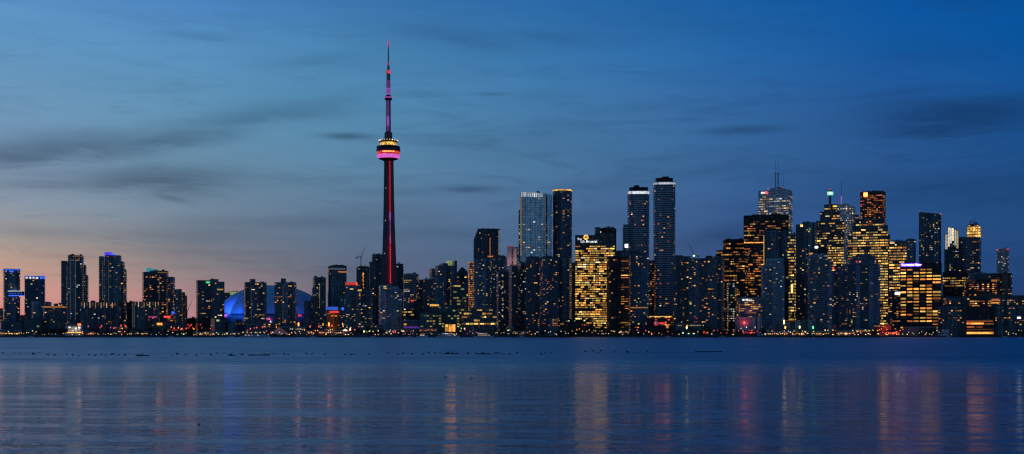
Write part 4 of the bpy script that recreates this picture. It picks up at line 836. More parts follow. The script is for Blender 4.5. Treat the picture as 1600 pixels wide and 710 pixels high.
crane(292, 515, 489, 302.5, 464, 2320, 'slender crane with a raised jib standing against the pink sky left of the dome')
crane(564, 418, 402, 573, 381, 2300, 'crane on the tower under construction left of the needle tower')
crane(1084, 405, 400, 1074.5, 376, 2060, 'crane with a greenish lamp on the wide near black block', 'lime_x')
crane(1522, 351, 346, 1527, 336, 2500, 'small crane on the yellow topped tower near the right edge')

# ================================================================== sky bridge between the two left towers
sb = empty('sky_bridge', (PX(27, 2150), 2150, PZ(463, 2150)), 0, 'white and blue lit enclosed bridge joining the two rounded towers at the far left', 'bridge')
m = 2150/F; hb = 8*m
b = MB(); b.box(-13*m, 13*m, -14, -6, 1.2, hb-1.2); b.build('deck_box', 'glass_dark', sb)
for z0, z1, key in ((0, 1.2, 'blue_b'), (hb-1.2, hb, 'white_m')):
    b = MB(); b.box(-13*m, 13*m, -14.5, -5.5, z0, z1); b.build('light_strip', key, sb)
for q in range(6):
    b = MB(); x = (-11+4.4*q)*m; b.box(x-1.2, x+1.2, -14.3, -13.9, 3.0, 5.2); b.build('window', 'blue_m', sb)

# ================================================================== land, quay, water
def structure(o): o['kind'] = 'structure'; return o
b = MB(); b.quad([(-26000, 1903, GZ), (26000, 1903, GZ), (26000, 30000, GZ), (-26000, 30000, GZ)]); structure(b.build('ground', 'land_soil'))
b = MB(); b.box(-26000, 26000, 1897, 1903, -6, GZ+.12); 
for q in range(-90, 91): b.box(q*8-.3, q*8+.3, 1896.6, 1897, -1, GZ-.1)
structure(b.build('quay', 'quay_stone'))
b = MB(); b.quad([(-1200, 1903.2, GZ+.02), (1200, 1903.2, GZ+.02), (1200, 1922, GZ+.02), (-1200, 1922, GZ+.02)]); structure(b.build('promenade', 'asphalt'))
m, nt, bs = new_mat('lake_water')
bs.inputs['Base Color'].default_value = (*(0, .085, .15), 1); bs.inputs['IOR'].default_value = 1.4; bs.inputs['Specular IOR Level'].default_value = .7
geo = N(nt, 'ShaderNodeNewGeometry'); sp = N(nt, 'ShaderNodeSeparateXYZ'); nt.links.new(geo.outputs['Position'], sp.inputs[0])
def mapped(scale):
    mp = N(nt, 'ShaderNodeMapping'); mp.inputs['Scale'].default_value = scale; nt.links.new(geo.outputs['Position'], mp.inputs[0]); return mp.outputs[0]
def noise(scale, detail, rough=.5):
    n_ = N(nt, 'ShaderNodeTexNoise'); n_.inputs['Scale'].default_value = 1.0; n_.inputs['Detail'].default_value = detail; n_.inputs['Roughness'].default_value = rough
    nt.links.new(mapped(scale), n_.inputs['Vector']); return n_.outputs[0]
swell = noise((.12, .55, 1), 4, .6); chop = noise((1.1, 2.0, 1), 3, .6); patch = noise((.006, .035, 1), 3, .5)
hsum = math_node(nt, 'ADD', math_node(nt, 'MULTIPLY', swell, .55), math_node(nt, 'MULTIPLY', chop, .30))
far = N(nt, 'ShaderNodeMapRange'); far.interpolation_type = 'SMOOTHSTEP'; nt.links.new(sp.outputs[1], far.inputs[0])
far.inputs[1].default_value = 75; far.inputs[2].default_value = 235; far.inputs[3].default_value = 0; far.inputs[4].default_value = 1
ro = math_node(nt, 'MULTIPLY_ADD', far.outputs[0], .26, .06)
band = noise((.045, .33, 1), 4, .6)
bm_ = N(nt, 'ShaderNodeMapRange'); bm_.interpolation_type = 'SMOOTHSTEP'; nt.links.new(band, bm_.inputs[0]); bm_.inputs[1].default_value = .50; bm_.inputs[2].default_value = .60; bm_.inputs[3].default_value = 0; bm_.inputs[4].default_value = .13
ro = math_node(nt, 'MULTIPLY_ADD', patch, .14, math_node(nt, 'ADD', math_node(nt, 'SUBTRACT', ro, .075), bm_.outputs[0]))
nt.links.new(ro, bs.inputs['Roughness'])
bp = N(nt, 'ShaderNodeBump'); bp.inputs['Strength'].default_value = 1.0; bp.inputs['Distance'].default_value = .46
nt.links.new(math_node(nt, 'MULTIPLY', hsum, math_node(nt, 'MULTIPLY_ADD', patch, 1.8, .1)), bp.inputs['Height']); nt.links.new(bp.outputs[0], bs.inputs['Normal'])
WATER_BUMP = bp
b = MB(); b.quad([(-6000, -400, 0), (6000, -400, 0), (6000, 1898, 0), (-6000, 1898, 0)]); structure(b.build('water', m))
# far tree belt behind the town, one dark mass
b = MB(); r2 = random.Random(3)
for q in range(260):
    x = -1500+q*11.6; w = r2.uniform(8, 16); h = r2.uniform(9, 22); y = 3300+r2.uniform(-60, 60)
    prof = [(0, 0), (w*.9, h*.2), (w, h*.5), (w*.7, h*.82), (w*.3, h), (0, h*1.03)]
    b.lathe([(r_*r2.uniform(.85, 1.15), z) for r_, z in prof], 7, 0, x, y)
o = b.build('far_wood', 'leaf'); tag(o, 'dark belt of distant trees seen in gaps between the towers', 'trees', None, 'stuff')
o.location.z = GZ

# ================================================================== shore trees
def tree_meshes(seed):
    r = random.Random(seed); h = r.uniform(9, 12); tb = MB()
    tb.tube((0, 0, 0), (0, 0, h*.35), .38, .28, 7); tb.tube((0, 0, h*.35), (.2, .1, h*.75), .28, .1, 6); tips = []
    for q in range(7):
        a = r.uniform(0, 2*PI); z = h*r.uniform(.25, .6); L_ = r.uniform(2, 3.6); e = (L_*math.cos(a), L_*math.sin(a), z+r.uniform(1.2, 3))
        tb.tube((0, 0, z), e, .15, .05, 5); tips.append(e)
    cb = MB(); centres = [(x*.9, y*.9, z, r.uniform(1.5, 2.6)) for x, y, z in tips]+[(r.uniform(-1, 1), r.uniform(-1, 1), h*.85, 2.2), (0, 0, h*.68, 2.6)]
    for q in range(620):
        x, y, z, R_ = r.choice(centres); d = Vector((r.gauss(0, 1), r.gauss(0, 1), r.gauss(0, 1))).normalized()*R_*r.uniform(.45, 1.05)
        p = Vector((x, y, z))+d; a = Vector((r.gauss(0, 1), r.gauss(0, 1), r.gauss(0, 1))).normalized()*r.uniform(.25, .5); c = a.orthogonal().normalized()*r.uniform(.2, .4)
        cb.quad([p-a, p-c, p+a, p+c], None, r.randint(0, 1))
    return tb, cb
protos = []
for sd in range(5):
    tb, cb = tree_meshes(sd+11); e = empty('shore_tree', (0, 0, 0), 0, 'dark leafy tree on the waterfront among the lamps', 'tree', 'trees along the waterfront')
    tb.build('trunk', 'bark', e); cb.build('crown', ['leaf', 'leaf_pale'], e); protos.append(e)
used = set(); r3 = random.Random(21)
spots = []
for x0, x1, n in ((58, 106, 9), (136, 205, 8), (206, 300, 9), (300, 345, 3), (480, 506, 2), (556, 600, 9), (600, 655, 4), (770, 792, 3), (826, 862, 6), (872, 900, 5), (926, 965, 3), (1002, 1022, 5), (1048, 1062, 3), (1076, 1160, 13), (1184, 1200, 2), (1222, 1262, 5), (1286, 1312, 4), (1340, 1372, 3), (1440, 1470, 6), (1588, 1600, 2)):
    for q in range(n): spots.append((x0+(x1-x0)*(q+r3.random())/n, r3.uniform(1908, 1965)))
for i, (px, D) in enumerate(spots):
    k = i % 5; o = protos[k] if k not in used else copy_tree(protos[k]); used.add(k)
    o.location = (PX(px, D), D, GZ); s_ = r3.uniform(.75, 1.25); o.scale = (s_, s_, s_*r3.uniform(.9, 1.15)); o.rotation_euler[2] = r3.uniform(0, 6.28)

# ================================================================== street lamps along the quay
LAB = {'cream': 'warm white street lamp on the waterfront', 'gold': 'golden street lamp on the waterfront', 'amber': 'amber street lamp on the waterfront', 'red': 'red lamp on a post at the waterfront', 'orange': 'orange street lamp on the waterfront', 'white': 'cold white street lamp on the waterfront', 'lime': 'greenish white street lamp on the waterfront', 'pink': 'pink lamp on a post at the waterfront', 'blue': 'blue lamp on a post at the waterfront', 'green': 'green lamp on a post at the waterfront'}
lp = {}
def lamp_proto(key, big):
    kk = (key, big)
    if kk in lp: return copy_tree(lp[kk])
    c = key.split('_')[0]; e = empty('street_lamp', (0, 0, 0), 0, LAB[c]+(', larger and brighter than its neighbours' if big else ''), 'lamp', c+(' bright' if big else '')+' lamps along the waterfront')
    b = MB(); b.tube((0, 0, 0), (0, 0, .4), .3, .2, 6); b.tube((0, 0, .4), (0, 0, 5.6), .12, .08, 6); b.build('pole', 'black_metal', e)
    R_ = 1.25 if big else .66; b = MB(); b.lathe([(0, 5.5-0), (R_*.7, 5.5+R_*.3), (R_, 5.5+R_), (R_*.7, 5.5+R_*1.7), (0, 5.5+R_*2)], 8)
    b.build('lamp_globe', key, e); lp[kk] = e; return e
extra_lamps = {}; n_lamps = [0]
def lamp(px, py, key, big=False, D=None):
    n_lamps[0] += 1
    if n_lamps[0] > 272 and not big:
        D = D or r3.uniform(1904, 1930); extra_lamps.setdefault(key.replace('_b', '_l').replace('_m', '_b'), []).append((PX(px, D), D, max(2.0, PZ(py, D)-GZ))); return
    key = key.replace('_x', '_l').replace('_b', '_l').replace('_m', '_b'); D = D or r3.uniform(1904, 1930); e = lamp_proto(key, big); R_ = 1.25 if big else .66
    e.location = (PX(px, D), D, GZ); hgt = max(2.0, PZ(py, D)-GZ); e.scale = (1, 1, hgt/(5.5+R_)) if not big else (1, 1, hgt/(5.5+R_))
for x0, x1, y0, y1, n, keys in (
  (0, 60, 517, 523, 14, ['cream_b', 'gold_b', 'cream_m', 'lime_m']), (60, 104, 521, 523, 5, ['cream_m', 'white_m']), (128, 205, 518, 523, 18, ['cream_b', 'cream_m', 'gold_b', 'red_b', 'orange_b']),
  (138, 205, 508, 513, 7, ['red_b', 'pink_m', 'red_b']), (205, 292, 520, 524, 17, ['cream_b', 'white_b', 'gold_m', 'cream_m', 'lime_m']), (262, 292, 507, 519, 7, ['red_b', 'orange_b', 'cream_m']),
  (302, 380, 520, 523, 12, ['cream_m', 'gold_b', 'white_m']), (384, 432, 510, 521, 9, ['cream_m', 'pink_m', 'red_b', 'amber_m']), (400, 456, 519, 523, 14, ['cream_b', 'cream_m', 'amber_b', 'yellow_m'.replace('yellow', 'gold')]),
  (456, 556, 515, 523, 24, ['cream_b', 'orange_b', 'amber_b', 'cream_m', 'red_b']), (480, 545, 506, 512, 7, ['amber_b', 'red_b', 'orange_b']), (566, 592, 516, 522, 5, ['lime_m', 'cream_b']),
  (600, 652, 516, 524, 16, ['cream_b', 'red_b', 'cream_m', 'white_m']), (652, 690, 519, 524, 5, ['cream_m', 'gold_m']), (718, 750, 513, 523, 8, ['cream_m', 'pink_m', 'cream_b']), (770, 832, 517, 524, 13, ['cream_m', 'gold_m', 'cream_m']),
  (832, 885, 514, 523, 8, ['cream_m', 'white_m', 'cream_b']), (880, 965, 514, 522, 17, ['cream_m', 'cream_b', 'amber_m']), (965, 1015, 515, 522, 8, ['cream_m', 'cream_b', 'pink_m']), (1002, 1060, 517, 523, 6, ['red_b', 'cream_m', 'white_m']),
  (1085, 1195, 516, 522, 14, ['red_b', 'pink_m', 'cream_m', 'red_b', 'white_m']), (1150, 1182, 511, 514, 3, ['white_m', 'cream_m']), (1190, 1262, 517, 524, 19, ['cream_b', 'gold_b', 'orange_b', 'cream_m', 'white_m']),
  (1262, 1372, 516, 524, 24, ['cream_b', 'gold_b', 'orange_b', 'cream_m', 'red_b']), (1370, 1412, 513, 524, 14, ['red_b', 'red_b', 'cream_b', 'orange_b']), (1410, 1470, 516, 524, 11, ['cream_m', 'gold_m', 'lime_m', 'cream_m']), (1572, 1600, 516, 523, 5, ['gold_b', 'cream_m'])):
    for q in range(n): lamp(x0+(x1-x0)*(q+r3.random())/n, r3.uniform(y0, y1), r3.choice(keys))
for q in range(70): lamp(r3.uniform(2, 1598) if q % 3 else r3.uniform(1190, 1420), 523.5-abs(r3.gauss(0, 1.6)), r3.choice(['gold_b', 'cream_b', 'amber_b', 'orange_b', 'cream_m', 'gold_m']), False, r3.uniform(1904, 1910))
for px, py, k in ((539.5, 516, 'cream_x'), (547, 515, 'cream_x'), (544, 523, 'gold_x'), (1067, 520.5, 'lime_x'), (1076, 521.5, 'lime_x'), (1084, 521.5, 'lime_x'), (1073, 512, 'lime_x'), (1195.5, 522, 'cream_x'), (1205, 522, 'cream_x'), (1213, 520, 'cream_x'), (1227, 512, 'gold_x'), (1249.5, 511.5, 'lime_x'), (1270.5, 512, 'green_x'),
                  (1322, 521, 'cream_x'), (1385, 524, 'gold_x'), (1396, 521, 'red_x'), (1401, 519, 'red_x'), (1174, 520, 'red_x'), (1372.5, 522, 'cream_x'), (18, 521.5, 'gold_b'), (569, 518, 'lime_b'), (578, 517.5, 'lime_b'), (287, 522.5, 'lime_b'), (466.5, 507, 'amber_x'), (514, 507, 'amber_b'), (1225, 503.5, 'cream_b')):
    lamp(px, py, k, True)

keys_ = sorted(extra_lamps); b = MB()
for i, k in enumerate(keys_):
    for x, y, h in extra_lamps[k]:
        b.tube((x, y, 0), (x, y, h-.6), .12, .08, 5, 0); b.lathe([(0, h-.66), (.46, h-.46), (.66, h), (.46, h+.46), (0, h+.66)], 8, i+1, x, y)
o = b.build('small_lamp', ['black_metal']+keys_); o.location.z = GZ; tag(o, 'scatter of small dim lamps filling the gaps between the street lamps on the quay', 'lamps', None, 'stuff')
# ================================================================== water birds and driftwood
def loft(b, spine, n=8):
    rings = []
    for (x, z, ry, rz) in spine: rings.append([(x, ry*math.cos(2*PI*k/n), z+rz*math.sin(2*PI*k/n)) for k in range(n)])
    for A0, A1 in zip(rings[:-1], rings[1:]):
        for k in range(n): b.quad([A0[k], A0[(k+1) % n], A1[(k+1) % n], A1[k]])
    b.quad(rings[0]); b.quad(rings[-1][::-1])
POSE = {
 'upright': [(-.36, .10, .01, .01), (-.30, .11, .05, .02), (-.18, .10, .12, .07), (0, .10, .16, .11), (.16, .13, .14, .12), (.24, .22, .08, .09), (.25, .33, .045, .05), (.27, .43, .05, .05), (.33, .46, .05, .045), (.38, .45, .03, .025), (.46, .435, .008, .008)],
 'low':     [(-.38, .12, .01, .01), (-.28, .12, .06, .03), (-.12, .11, .14, .09), (.04, .11, .16, .11), (.18, .12, .12, .10), (.27, .19, .06, .06), (.32, .26, .05, .05), (.38, .27, .04, .035), (.46, .255, .008, .008)],
 'tucked':  [(-.34, .10, .01, .01), (-.26, .12, .08, .05), (-.10, .13, .15, .12), (.06, .15, .16, .13), (.16, .20, .12, .11), (.16, .27, .06, .06), (.08, .30, .05, .04), (.02, .29, .01, .01)]}
bp_ = {}
def bird(px, py, w, pose='low', rz=0, label='dark water bird floating in the long line across the lake', group='water birds floating in a line', name='water_bird'):
    D = H*F/(py-CY); D = D
    key = (pose, label)
    if key not in bp_:
        e = empty(name, (0, 0, 0), 0, label, 'bird', group)
        b = MB(); loft(b, POSE[pose]); b.build('body', 'feather_dark' if pose != 'tucked' else 'feather_brown', e, True); bp_[key] = e
    else: e = copy_tree(bp_[key])
    s_ = w*D/F/.8; e.location = (PX(px, D), D, -.02*s_); e.rotation_euler = (0, 0, rz); e.scale = (s_, s_, s_)
    return e
r4 = random.Random(5)
flock = [(4, 551, 4), (23, 552, 4), (31, 552, 3), (45, 552, 3), (52, 553.6, 7), (62, 551.4, 3), (75, 555, 6), (85, 555.4, 6), (104, 555, 4), (114, 555.5, 6), (123, 556, 4), (139, 555.3, 6), (148, 555.5, 6), (158, 554.2, 5), (165, 555.7, 4), (175, 554, 7), (186, 555, 4), (195, 555.6, 6), (216, 555, 6), (222, 556.2, 8), (269, 555.4, 4), (277, 554, 7), (289, 554.5, 4), (294, 553.7, 4), (307, 555.2, 5), (316, 553.5, 4), (329, 554.7, 6), (340, 552.4, 5), (350, 552, 4), (361, 555, 7), (378, 554.5, 8),
         (413, 553.4, 4), (425, 553, 4), (430, 553, 4), (444, 554, 6), (450, 554.4, 5), (479, 553, 6), (487, 553.7, 6), (508, 554, 5), (539, 554.7, 5), (549, 554.4, 6), (555, 554, 4), (577, 554, 5), (606, 552, 5), (622, 554.6, 6), (630, 552.8, 6), (644, 554, 6), (660, 554, 6), (670, 551.6, 5), (680, 552, 5), (688, 552, 5), (700, 552, 7), (706, 552.2, 6), (715, 553, 6), (731, 552.8, 7), (746, 553.3, 7), (754, 552.6, 7), (774, 552.4, 7), (780, 551.6, 5), (787, 553.4, 5), (796, 553.8, 6), (808, 551.8, 6),
         (846, 554, 6), (852, 551.4, 4), (862, 551, 4), (905, 538, 4), (915, 550, 6), (927, 548.4, 6), (934, 551.2, 4), (939, 548.6, 6), (961, 550, 4), (980, 550.8, 7), (992, 551, 4), (1012, 549.7, 5), (1020, 550.8, 4)]
for i, (px, py, w) in enumerate(flock):
    bird(px, py+.4, w*1.05, ['low', 'tucked', 'upright', 'low', 'tucked'][i % 5], r4.choice([0, PI])+r4.uniform(-.6, .6))
bird(697, 590.5, 6, 'tucked', .2, 'round dark duck floating alone nearer the viewer, left one of two', 'ducks nearer the viewer', 'duck')
bird(735.5, 592, 6, 'upright', PI+.2, 'dark duck with raised neck floating nearer the viewer, right one of two', 'ducks nearer the viewer', 'duck')
bird(311, 663.5, 6, 'low', .1, 'small bird low on the water in the left foreground', 'ducks nearer the viewer', 'duck')
def log(px, py, w, label):
    D = H*F/(py-CY); Lg = w*D/F; b = MB(); r = random.Random(int(px)); P = []
    sp_ = [(-Lg/2+Lg*q/9, .02+r.uniform(-.03, .05), .12+r.uniform(0, .10)*(1 if 0 < q < 9 else .1), .10+r.uniform(0, .10)) for q in range(10)]
    loft(b, sp_, 8); o = b.build('driftwood_log', 'wood_wet', None, True); o.location = (PX(px, D), D, 0); tag(o, label, 'log')
log(1107, 550, 42, 'long dark log barely above the water at the right end of the bird line')
log(405, 555.6, 34, 'thin dark log among the birds below the left twin tower')
log(362, 556, 12, 'short dark log among the birds left of the twin tower reflection')
log(705, 553.4, 22, 'dark log among the birds below the green glass terminal')
log(755, 553.8, 24, 'dark log in the bird line below the long yellow office block')
log(223, 556.8, 22, 'dark log in the left part of the bird line')

# ================================================================== lamps that really light something
def spot(loc, tgt, color, energy, size=60, blend=.8, r=2.0):
    l = bpy.data.lights.new('flood_and_fill_lamp', 'SPOT'); l.color = color; l.energy = energy; l.spot_size = math.radians(size); l.spot_blend = blend; l.shadow_soft_size = r
    o = bpy.data.objects.new('flood_and_fill_lamp', l); link(o); o.location = loc; d = Vector(tgt)-Vector(loc); o.rotation_euler = d.to_track_quat('-Z', 'Y').to_euler(); return o
def at(px, py, D): return (PX(px, D), D, PZ(py, D))
spot(at(338, 492, DD-110), at(372, 468, DD-30), (.01, .09, 1), 4.2e5, 60)
spot(at(352, 498, DD-150), at(380, 480, DD-60), (.01, .12, 1), 2.4e5, 50)
spot(at(424, 497, DD-170), at(424, 470, DD-60), (.03, .14, 1), 5e4, 95)
spot(at(490, 497, DD-120), at(470, 468, DD-40), (.05, .10, 1), 5e4, 70)
spot(at(523, 482, 2170), at(523, 505, 2185), (1, .35, .08), 4.0e3, 120)
spot(at(524, 517, 2165), at(523, 498, 2186), (1, .4, .08), 4.0e3, 120)
spot(at(1163, 507, 1975), at(1163, 501, 1984), (1, .05, .08), 2.2e3, 130)
spot(at(1172, 488, 2020), at(1172, 478, 2034), (.8, .15, .6), 1.5e3, 130)
spot(at(1385, 514, 1950), at(1385, 511, 1968), (1, .1, .05), 6e3, 150)
spot(at(797, 410, 2520), at(797, 402, 2533), (1, .55, .5), 6.0e3, 140)  # added fill lamp for the sunset glow on the slim tower, no real source

# ================================================================== sky
w = bpy.data.worlds.new('World'); sc.world = w; w.use_nodes = True; nt = w.node_tree; nt.nodes.clear()
out = N(nt, 'ShaderNodeOutputWorld'); bg = N(nt, 'ShaderNodeBackground'); nt.links.new(bg.outputs[0], out.inputs[0])
tc = N(nt, 'ShaderNodeTexCoord'); se = N(nt, 'ShaderNodeSeparateXYZ'); nt.links.new(tc.outputs['Generated'], se.inputs[0])
azn = math_node(nt, 'MULTIPLY', math_node(nt, 'ARCTAN2', se.outputs[0], se.outputs[1]), 180/PI)
eln = math_node(nt, 'MULTIPLY', math_node(nt, 'ARCSINE', se.outputs[2]), 180/PI)
ela = math_node(nt, 'ABSOLUTE', eln)
def ramp(stops):
    r = N(nt, 'ShaderNodeValToRGB'); cr = r.color_ramp; cr.interpolation = 'B_SPLINE' if False else 'EASE'
    cr.interpolation = 'LINEAR'
    for i, (p, c) in enumerate(stops):
        e = cr.elements[i] if i < 2 else cr.elements.new(p)
        e.position = p; e.color = (*lin(c), 1)
    nt.links.new(math_node(nt, 'DIVIDE', ela, 60.0), r.inputs[0]); return r.outputs[0]
def el_of(py): return math.degrees(math.atan((CY-py)/F))/60.0
SKY = {   # azimuth of photo columns; rows 500, 460, 420, 380, 330, 260, 180, 90, 0 then 30 and 60 degrees up
 0:    [(206, 132, 130), (206, 148, 134), (190, 156, 140), (156, 150, 148), (134, 148, 164), (112, 140, 168), (106, 148, 182), (92, 145, 188), (82, 138, 190), (42, 112, 188), (26, 86, 165)],
 300:  [(178, 128, 134), (160, 128, 130), (134, 127, 130), (112, 121, 134), (108, 130, 150), (98, 134, 160), (94, 144, 178), (84, 140, 186), (70, 126, 186), (36, 102, 182), (22, 80, 160)],
 560:  [(100, 98, 114), (94, 100, 120), (88, 100, 124), (86, 108, 134), (90, 118, 146), (88, 130, 161), (80, 132, 168), (70, 128, 173), (56, 114, 170), (34, 90, 166), (20, 72, 146)],
 850:  [(76, 92, 122), (74, 94, 128), (72, 98, 134), (72, 102, 140), (72, 106, 146), (72, 115, 154), (66, 117, 162), (54, 114, 167), (40, 103, 164), (24, 80, 154), (14, 62, 134)],
 1150: [(60, 88, 132), (56, 86, 132), (54, 86, 134), (54, 88, 138), (54, 90, 142), (52, 97, 148), (48, 99, 155), (34, 97, 160), (22, 92, 160), (12, 68, 144), (8, 54, 120)],
 1400: [(38, 66, 116), (36, 70, 120), (36, 74, 126), (38, 77, 130), (38, 80, 135), (38, 84, 140), (34, 86, 148), (16, 85, 155), (2, 82, 156), (2, 60, 134), (2, 48, 112)],
 1600: [(32, 56, 102), (32, 62, 110), (32, 67, 117), (32, 70, 121), (30, 74, 127), (26, 77, 135), (20, 80, 144), (2, 81, 152), (0, 79, 152), (0, 54, 126), (0, 44, 106)]}
elp = [el_of(y) for y in (500, 460, 420, 380, 330, 260, 180, 90, 0)]+[.5, 1.0]
cols = [(math.degrees(math.atan((px-800)/F)), ramp(list(zip(elp, cs)))) for px, cs in SKY.items()]
cur = cols[0][1]
for (a0, _), (a1, c1) in zip(cols[:-1], cols[1:]):
    mr = N(nt, 'ShaderNodeMapRange'); nt.links.new(azn, mr.inputs[0]); mr.inputs[1].default_value = a0; mr.inputs[2].default_value = a1
    cur = mixc(nt, mr.outputs[0], cur, c1)
# the dusk sky behind and beside the viewer
back = ramp([(0, (68, 92, 112)), (.1, (58, 90, 118)), (.5, (42, 80, 122)), (1.0, (32, 71, 120))])
mr = N(nt, 'ShaderNodeMapRange'); mr.interpolation_type = 'SMOOTHSTEP'; nt.links.new(math_node(nt, 'ABSOLUTE', azn), mr.inputs[0]); mr.inputs[1].default_value = 60; mr.inputs[2].default_value = 130
cur = mixc(nt, mr.outputs[0], cur, back)
# clouds: soft streaks stretched along the horizon
cb_ = N(nt, 'ShaderNodeCombineXYZ'); nt.links.new(math_node(nt, 'MULTIPLY', azn, .085), cb_.inputs[0]); nt.links.new(math_node(nt, 'MULTIPLY', eln, .55), cb_.inputs[1])
def wnoise(scale, detail, rough=.55, dist=0.0, off=0.0):
    n_ = N(nt, 'ShaderNodeTexNoise'); n_.inputs['Scale'].default_value = scale; n_.inputs['Detail'].default_value = detail; n_.inputs['Roughness'].default_value = rough; n_.inputs['Distortion'].default_value = dist
    mp = N(nt, 'ShaderNodeMapping'); mp.inputs['Location'].default_value = (off, off*.7, 0); nt.links.new(cb_.outputs[0], mp.inputs[0]); nt.links.new(mp.outputs[0], n_.inputs['Vector']); return n_.outputs[0]
nA = wnoise(1.2, 6, .6, .6); nB = wnoise(3.4, 7, .62, .9, 4.0)
wob = math_node(nt, 'SUBTRACT', nA, .5); wob2 = math_node(nt, 'SUBTRACT', nB, .5)
def azd(px): return math.degrees(math.atan((px-800)/F))
deg = 1/F*180/PI
acc = None
for px, py, rx, ry, slope, s_ in (
    (40, 258, 190, 19, .16, .8), (235, 236, 150, 14, .20, .75), (400, 190, 150, 15, .16, .55), (240, 292, 120, 17, .02, .85), (100, 300, 150, 9, .05, .5), (262, 316, 30, 5, -.2, .6), (120, 285, 120, 8, .05, .35),
    (300, 70, 60, 6, 0, .3), (330, 74, 25, 4, 0, .3), (280, 4, 70, 6, 0, .3), (545, 215, 38, 5, 0, .9), (480, 102, 70, 8, .15, .25), (720, 60, 110, 16, -.1, .35), (850, 150, 60, 6, 0, .2), (660, 148, 50, 5, 0, .3), (772, 147, 30, 3, 0, .45),
    (735, 296, 52, 5, 0, .75), (880, 195, 70, 8, 0, .25), (1165, 209, 56, 5.5, 0, .75), (1020, 250, 90, 6, .05, .25), (1110, 270, 110, 8, .08, .3), (910, 292, 60, 9, 0, .35), (1500, 202, 130, 24, .03, 1.0), (1400, 162, 90, 6, .05, .35), (1500, 36, 60, 9, -.15, .35), (1460, 100, 130, 25, 0, .15),
    (1140, 368, 100, 18, .2, .7), (1470, 310, 190, 26, 0, .5), (470, 350, 200, 12, .03, .4), (640, 300, 130, 7, .02, .3), (860, 60, 90, 8, -.1, .3), (1000, 170, 100, 7, .05, .2), (1230, 330, 120, 12, 0, .3), (60, 372, 110, 8, 0, .3), (290, 372, 160, 13, 0, .3), (330, 398, 140, 8, 0, .25), (560, 330, 150, 14, 0, .2), (690, 365, 160, 12, 0, .3), (250, 420, 120, 5, 0, .2), (900, 345, 140, 16, .05, .3), (110, 408, 60, 4, 0, .25)):
    dx = math_node(nt, 'ADD', math_node(nt, 'SUBTRACT', azn, azd(px)), math_node(nt, 'MULTIPLY', wob, rx*deg*.9))
    dy0 = math_node(nt, 'SUBTRACT', eln, math.degrees(math.atan((CY-py)/F)))
    dy = math_node(nt, 'ADD', math_node(nt, 'MULTIPLY_ADD', dx, -slope, dy0), math_node(nt, 'MULTIPLY', math_node(nt, 'ADD', wob, wob2), ry*deg*1.9))
    d2 = math_node(nt, 'ADD', math_node(nt, 'POWER', math_node(nt, 'ABSOLUTE', math_node(nt, 'DIVIDE', dx, rx*deg*1.25)), 2.0), math_node(nt, 'POWER', math_node(nt, 'ABSOLUTE', math_node(nt, 'DIVIDE', dy, ry*deg*1.4)), 2.0))
    g = math_node(nt, 'MULTIPLY', math_node(nt, 'EXPONENT', math_node(nt, 'MULTIPLY', d2, -1.4)), s_)
    acc = g if acc is None else math_node(nt, 'MAXIMUM', acc, g)
acc = math_node(nt, 'MULTIPLY', acc, math_node(nt, 'MULTIPLY_ADD', nB, 1.3, .5))
veil = N(nt, 'ShaderNodeMapRange'); veil.interpolation_type = 'SMOOTHSTEP'; nt.links.new(wnoise(2.3, 9, .66, .9, 2.3), veil.inputs[0])
veil.inputs[1].default_value = .46; veil.inputs[2].default_value = .70; veil.inputs[3].default_value = 0; veil.inputs[4].default_value = .36
lowm = N(nt, 'ShaderNodeMapRange'); lowm.interpolation_type = 'SMOOTHSTEP'; nt.links.new(eln, lowm.inputs[0]); lowm.inputs[1].default_value = 8; lowm.inputs[2].default_value = 17; lowm.inputs[3].default_value = 1; lowm.inputs[4].default_value = .25
acc = math_node(nt, 'MAXIMUM', acc, math_node(nt, 'MULTIPLY', veil.outputs[0], lowm.outputs[0]))
hs = N(nt, 'ShaderNodeHueSaturation'); hs.inputs['Saturation'].default_value = 1.05; hs.inputs['Value'].default_value = .42; nt.links.new(cur, hs.inputs['Color'])
tint = mixc(nt, .35, hs.outputs[0], mixc(nt, .5, lin((52, 78, 128)), hs.outputs[0]))
cl_col = mixc(nt, .22, tint, cur)
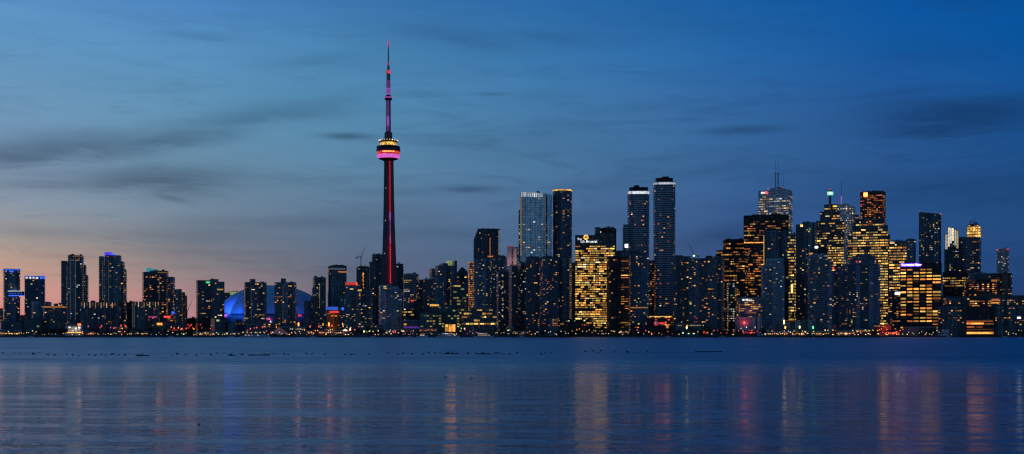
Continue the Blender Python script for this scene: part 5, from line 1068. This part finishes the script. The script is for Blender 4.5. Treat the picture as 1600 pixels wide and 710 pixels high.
cur = mixc(nt, math_node(nt, 'MULTIPLY', acc, 1.0, clamp=True), cur, cl_col)
# faint overall unevenness
k = math_node(nt, 'MULTIPLY_ADD', math_node(nt, 'ADD', nA, wnoise(.45, 3, .5, .3, 9.0)), .24, .81)
mul = N(nt, 'ShaderNodeVectorMath'); mul.operation = 'SCALE'; nt.links.new(cur, mul.inputs[0]); nt.links.new(k, mul.inputs['Scale'])
sky = N(nt, 'ShaderNodeTexSky'); sky.sky_type = 'NISHITA'; sky.sun_disc = False; sky.sun_elevation = math.radians(-3); sky.sun_rotation = math.radians(-50)
sm = N(nt, 'ShaderNodeVectorMath'); sm.operation = 'SCALE'; nt.links.new(sky.outputs[0], sm.inputs[0]); sm.inputs['Scale'].default_value = .015
ad = N(nt, 'ShaderNodeVectorMath'); ad.operation = 'ADD'; nt.links.new(mul.outputs[0], ad.inputs[0]); nt.links.new(sm.outputs[0], ad.inputs[1])
nt.links.new(ad.outputs[0], bg.inputs[0]); bg.inputs[1].default_value = 1.0; w.cycles.sampling_method = 'NONE'
sl = bpy.data.lights.new('sun', 'SUN'); sl.energy = .03; sl.color = (1, .62, .5); sl.angle = math.radians(8); so = link(bpy.data.objects.new('sun', sl))
so.rotation_euler = Vector((math.sin(math.radians(50)), -math.cos(math.radians(50)), -.06)).to_track_quat('-Z', 'Y').to_euler()

# ================================================================== camera
cam = bpy.data.cameras.new('camera'); co = link(bpy.data.objects.new('camera', cam)); sc.camera = co
co.location = (0, 0, H); co.rotation_euler = (PI/2, 0, 0); cam.sensor_width = 36; cam.lens = F/1600*36; cam.shift_y = (CY-355)/1600
cam.clip_start = .5; cam.clip_end = 60000
sc.view_settings.view_transform = 'Standard'; sc.view_settings.look = 'None'; sc.view_settings.exposure = 0; sc.view_settings.gamma = 1
sc.view_settings.use_curve_mapping = False
sc.cycles.use_denoising = True; sc.cycles.max_bounces = 4; sc.cycles.diffuse_bounces = 1; sc.cycles.glossy_bounces = 3
sc.cycles.filter_width = 1.3
sc.render.film_transparent = False
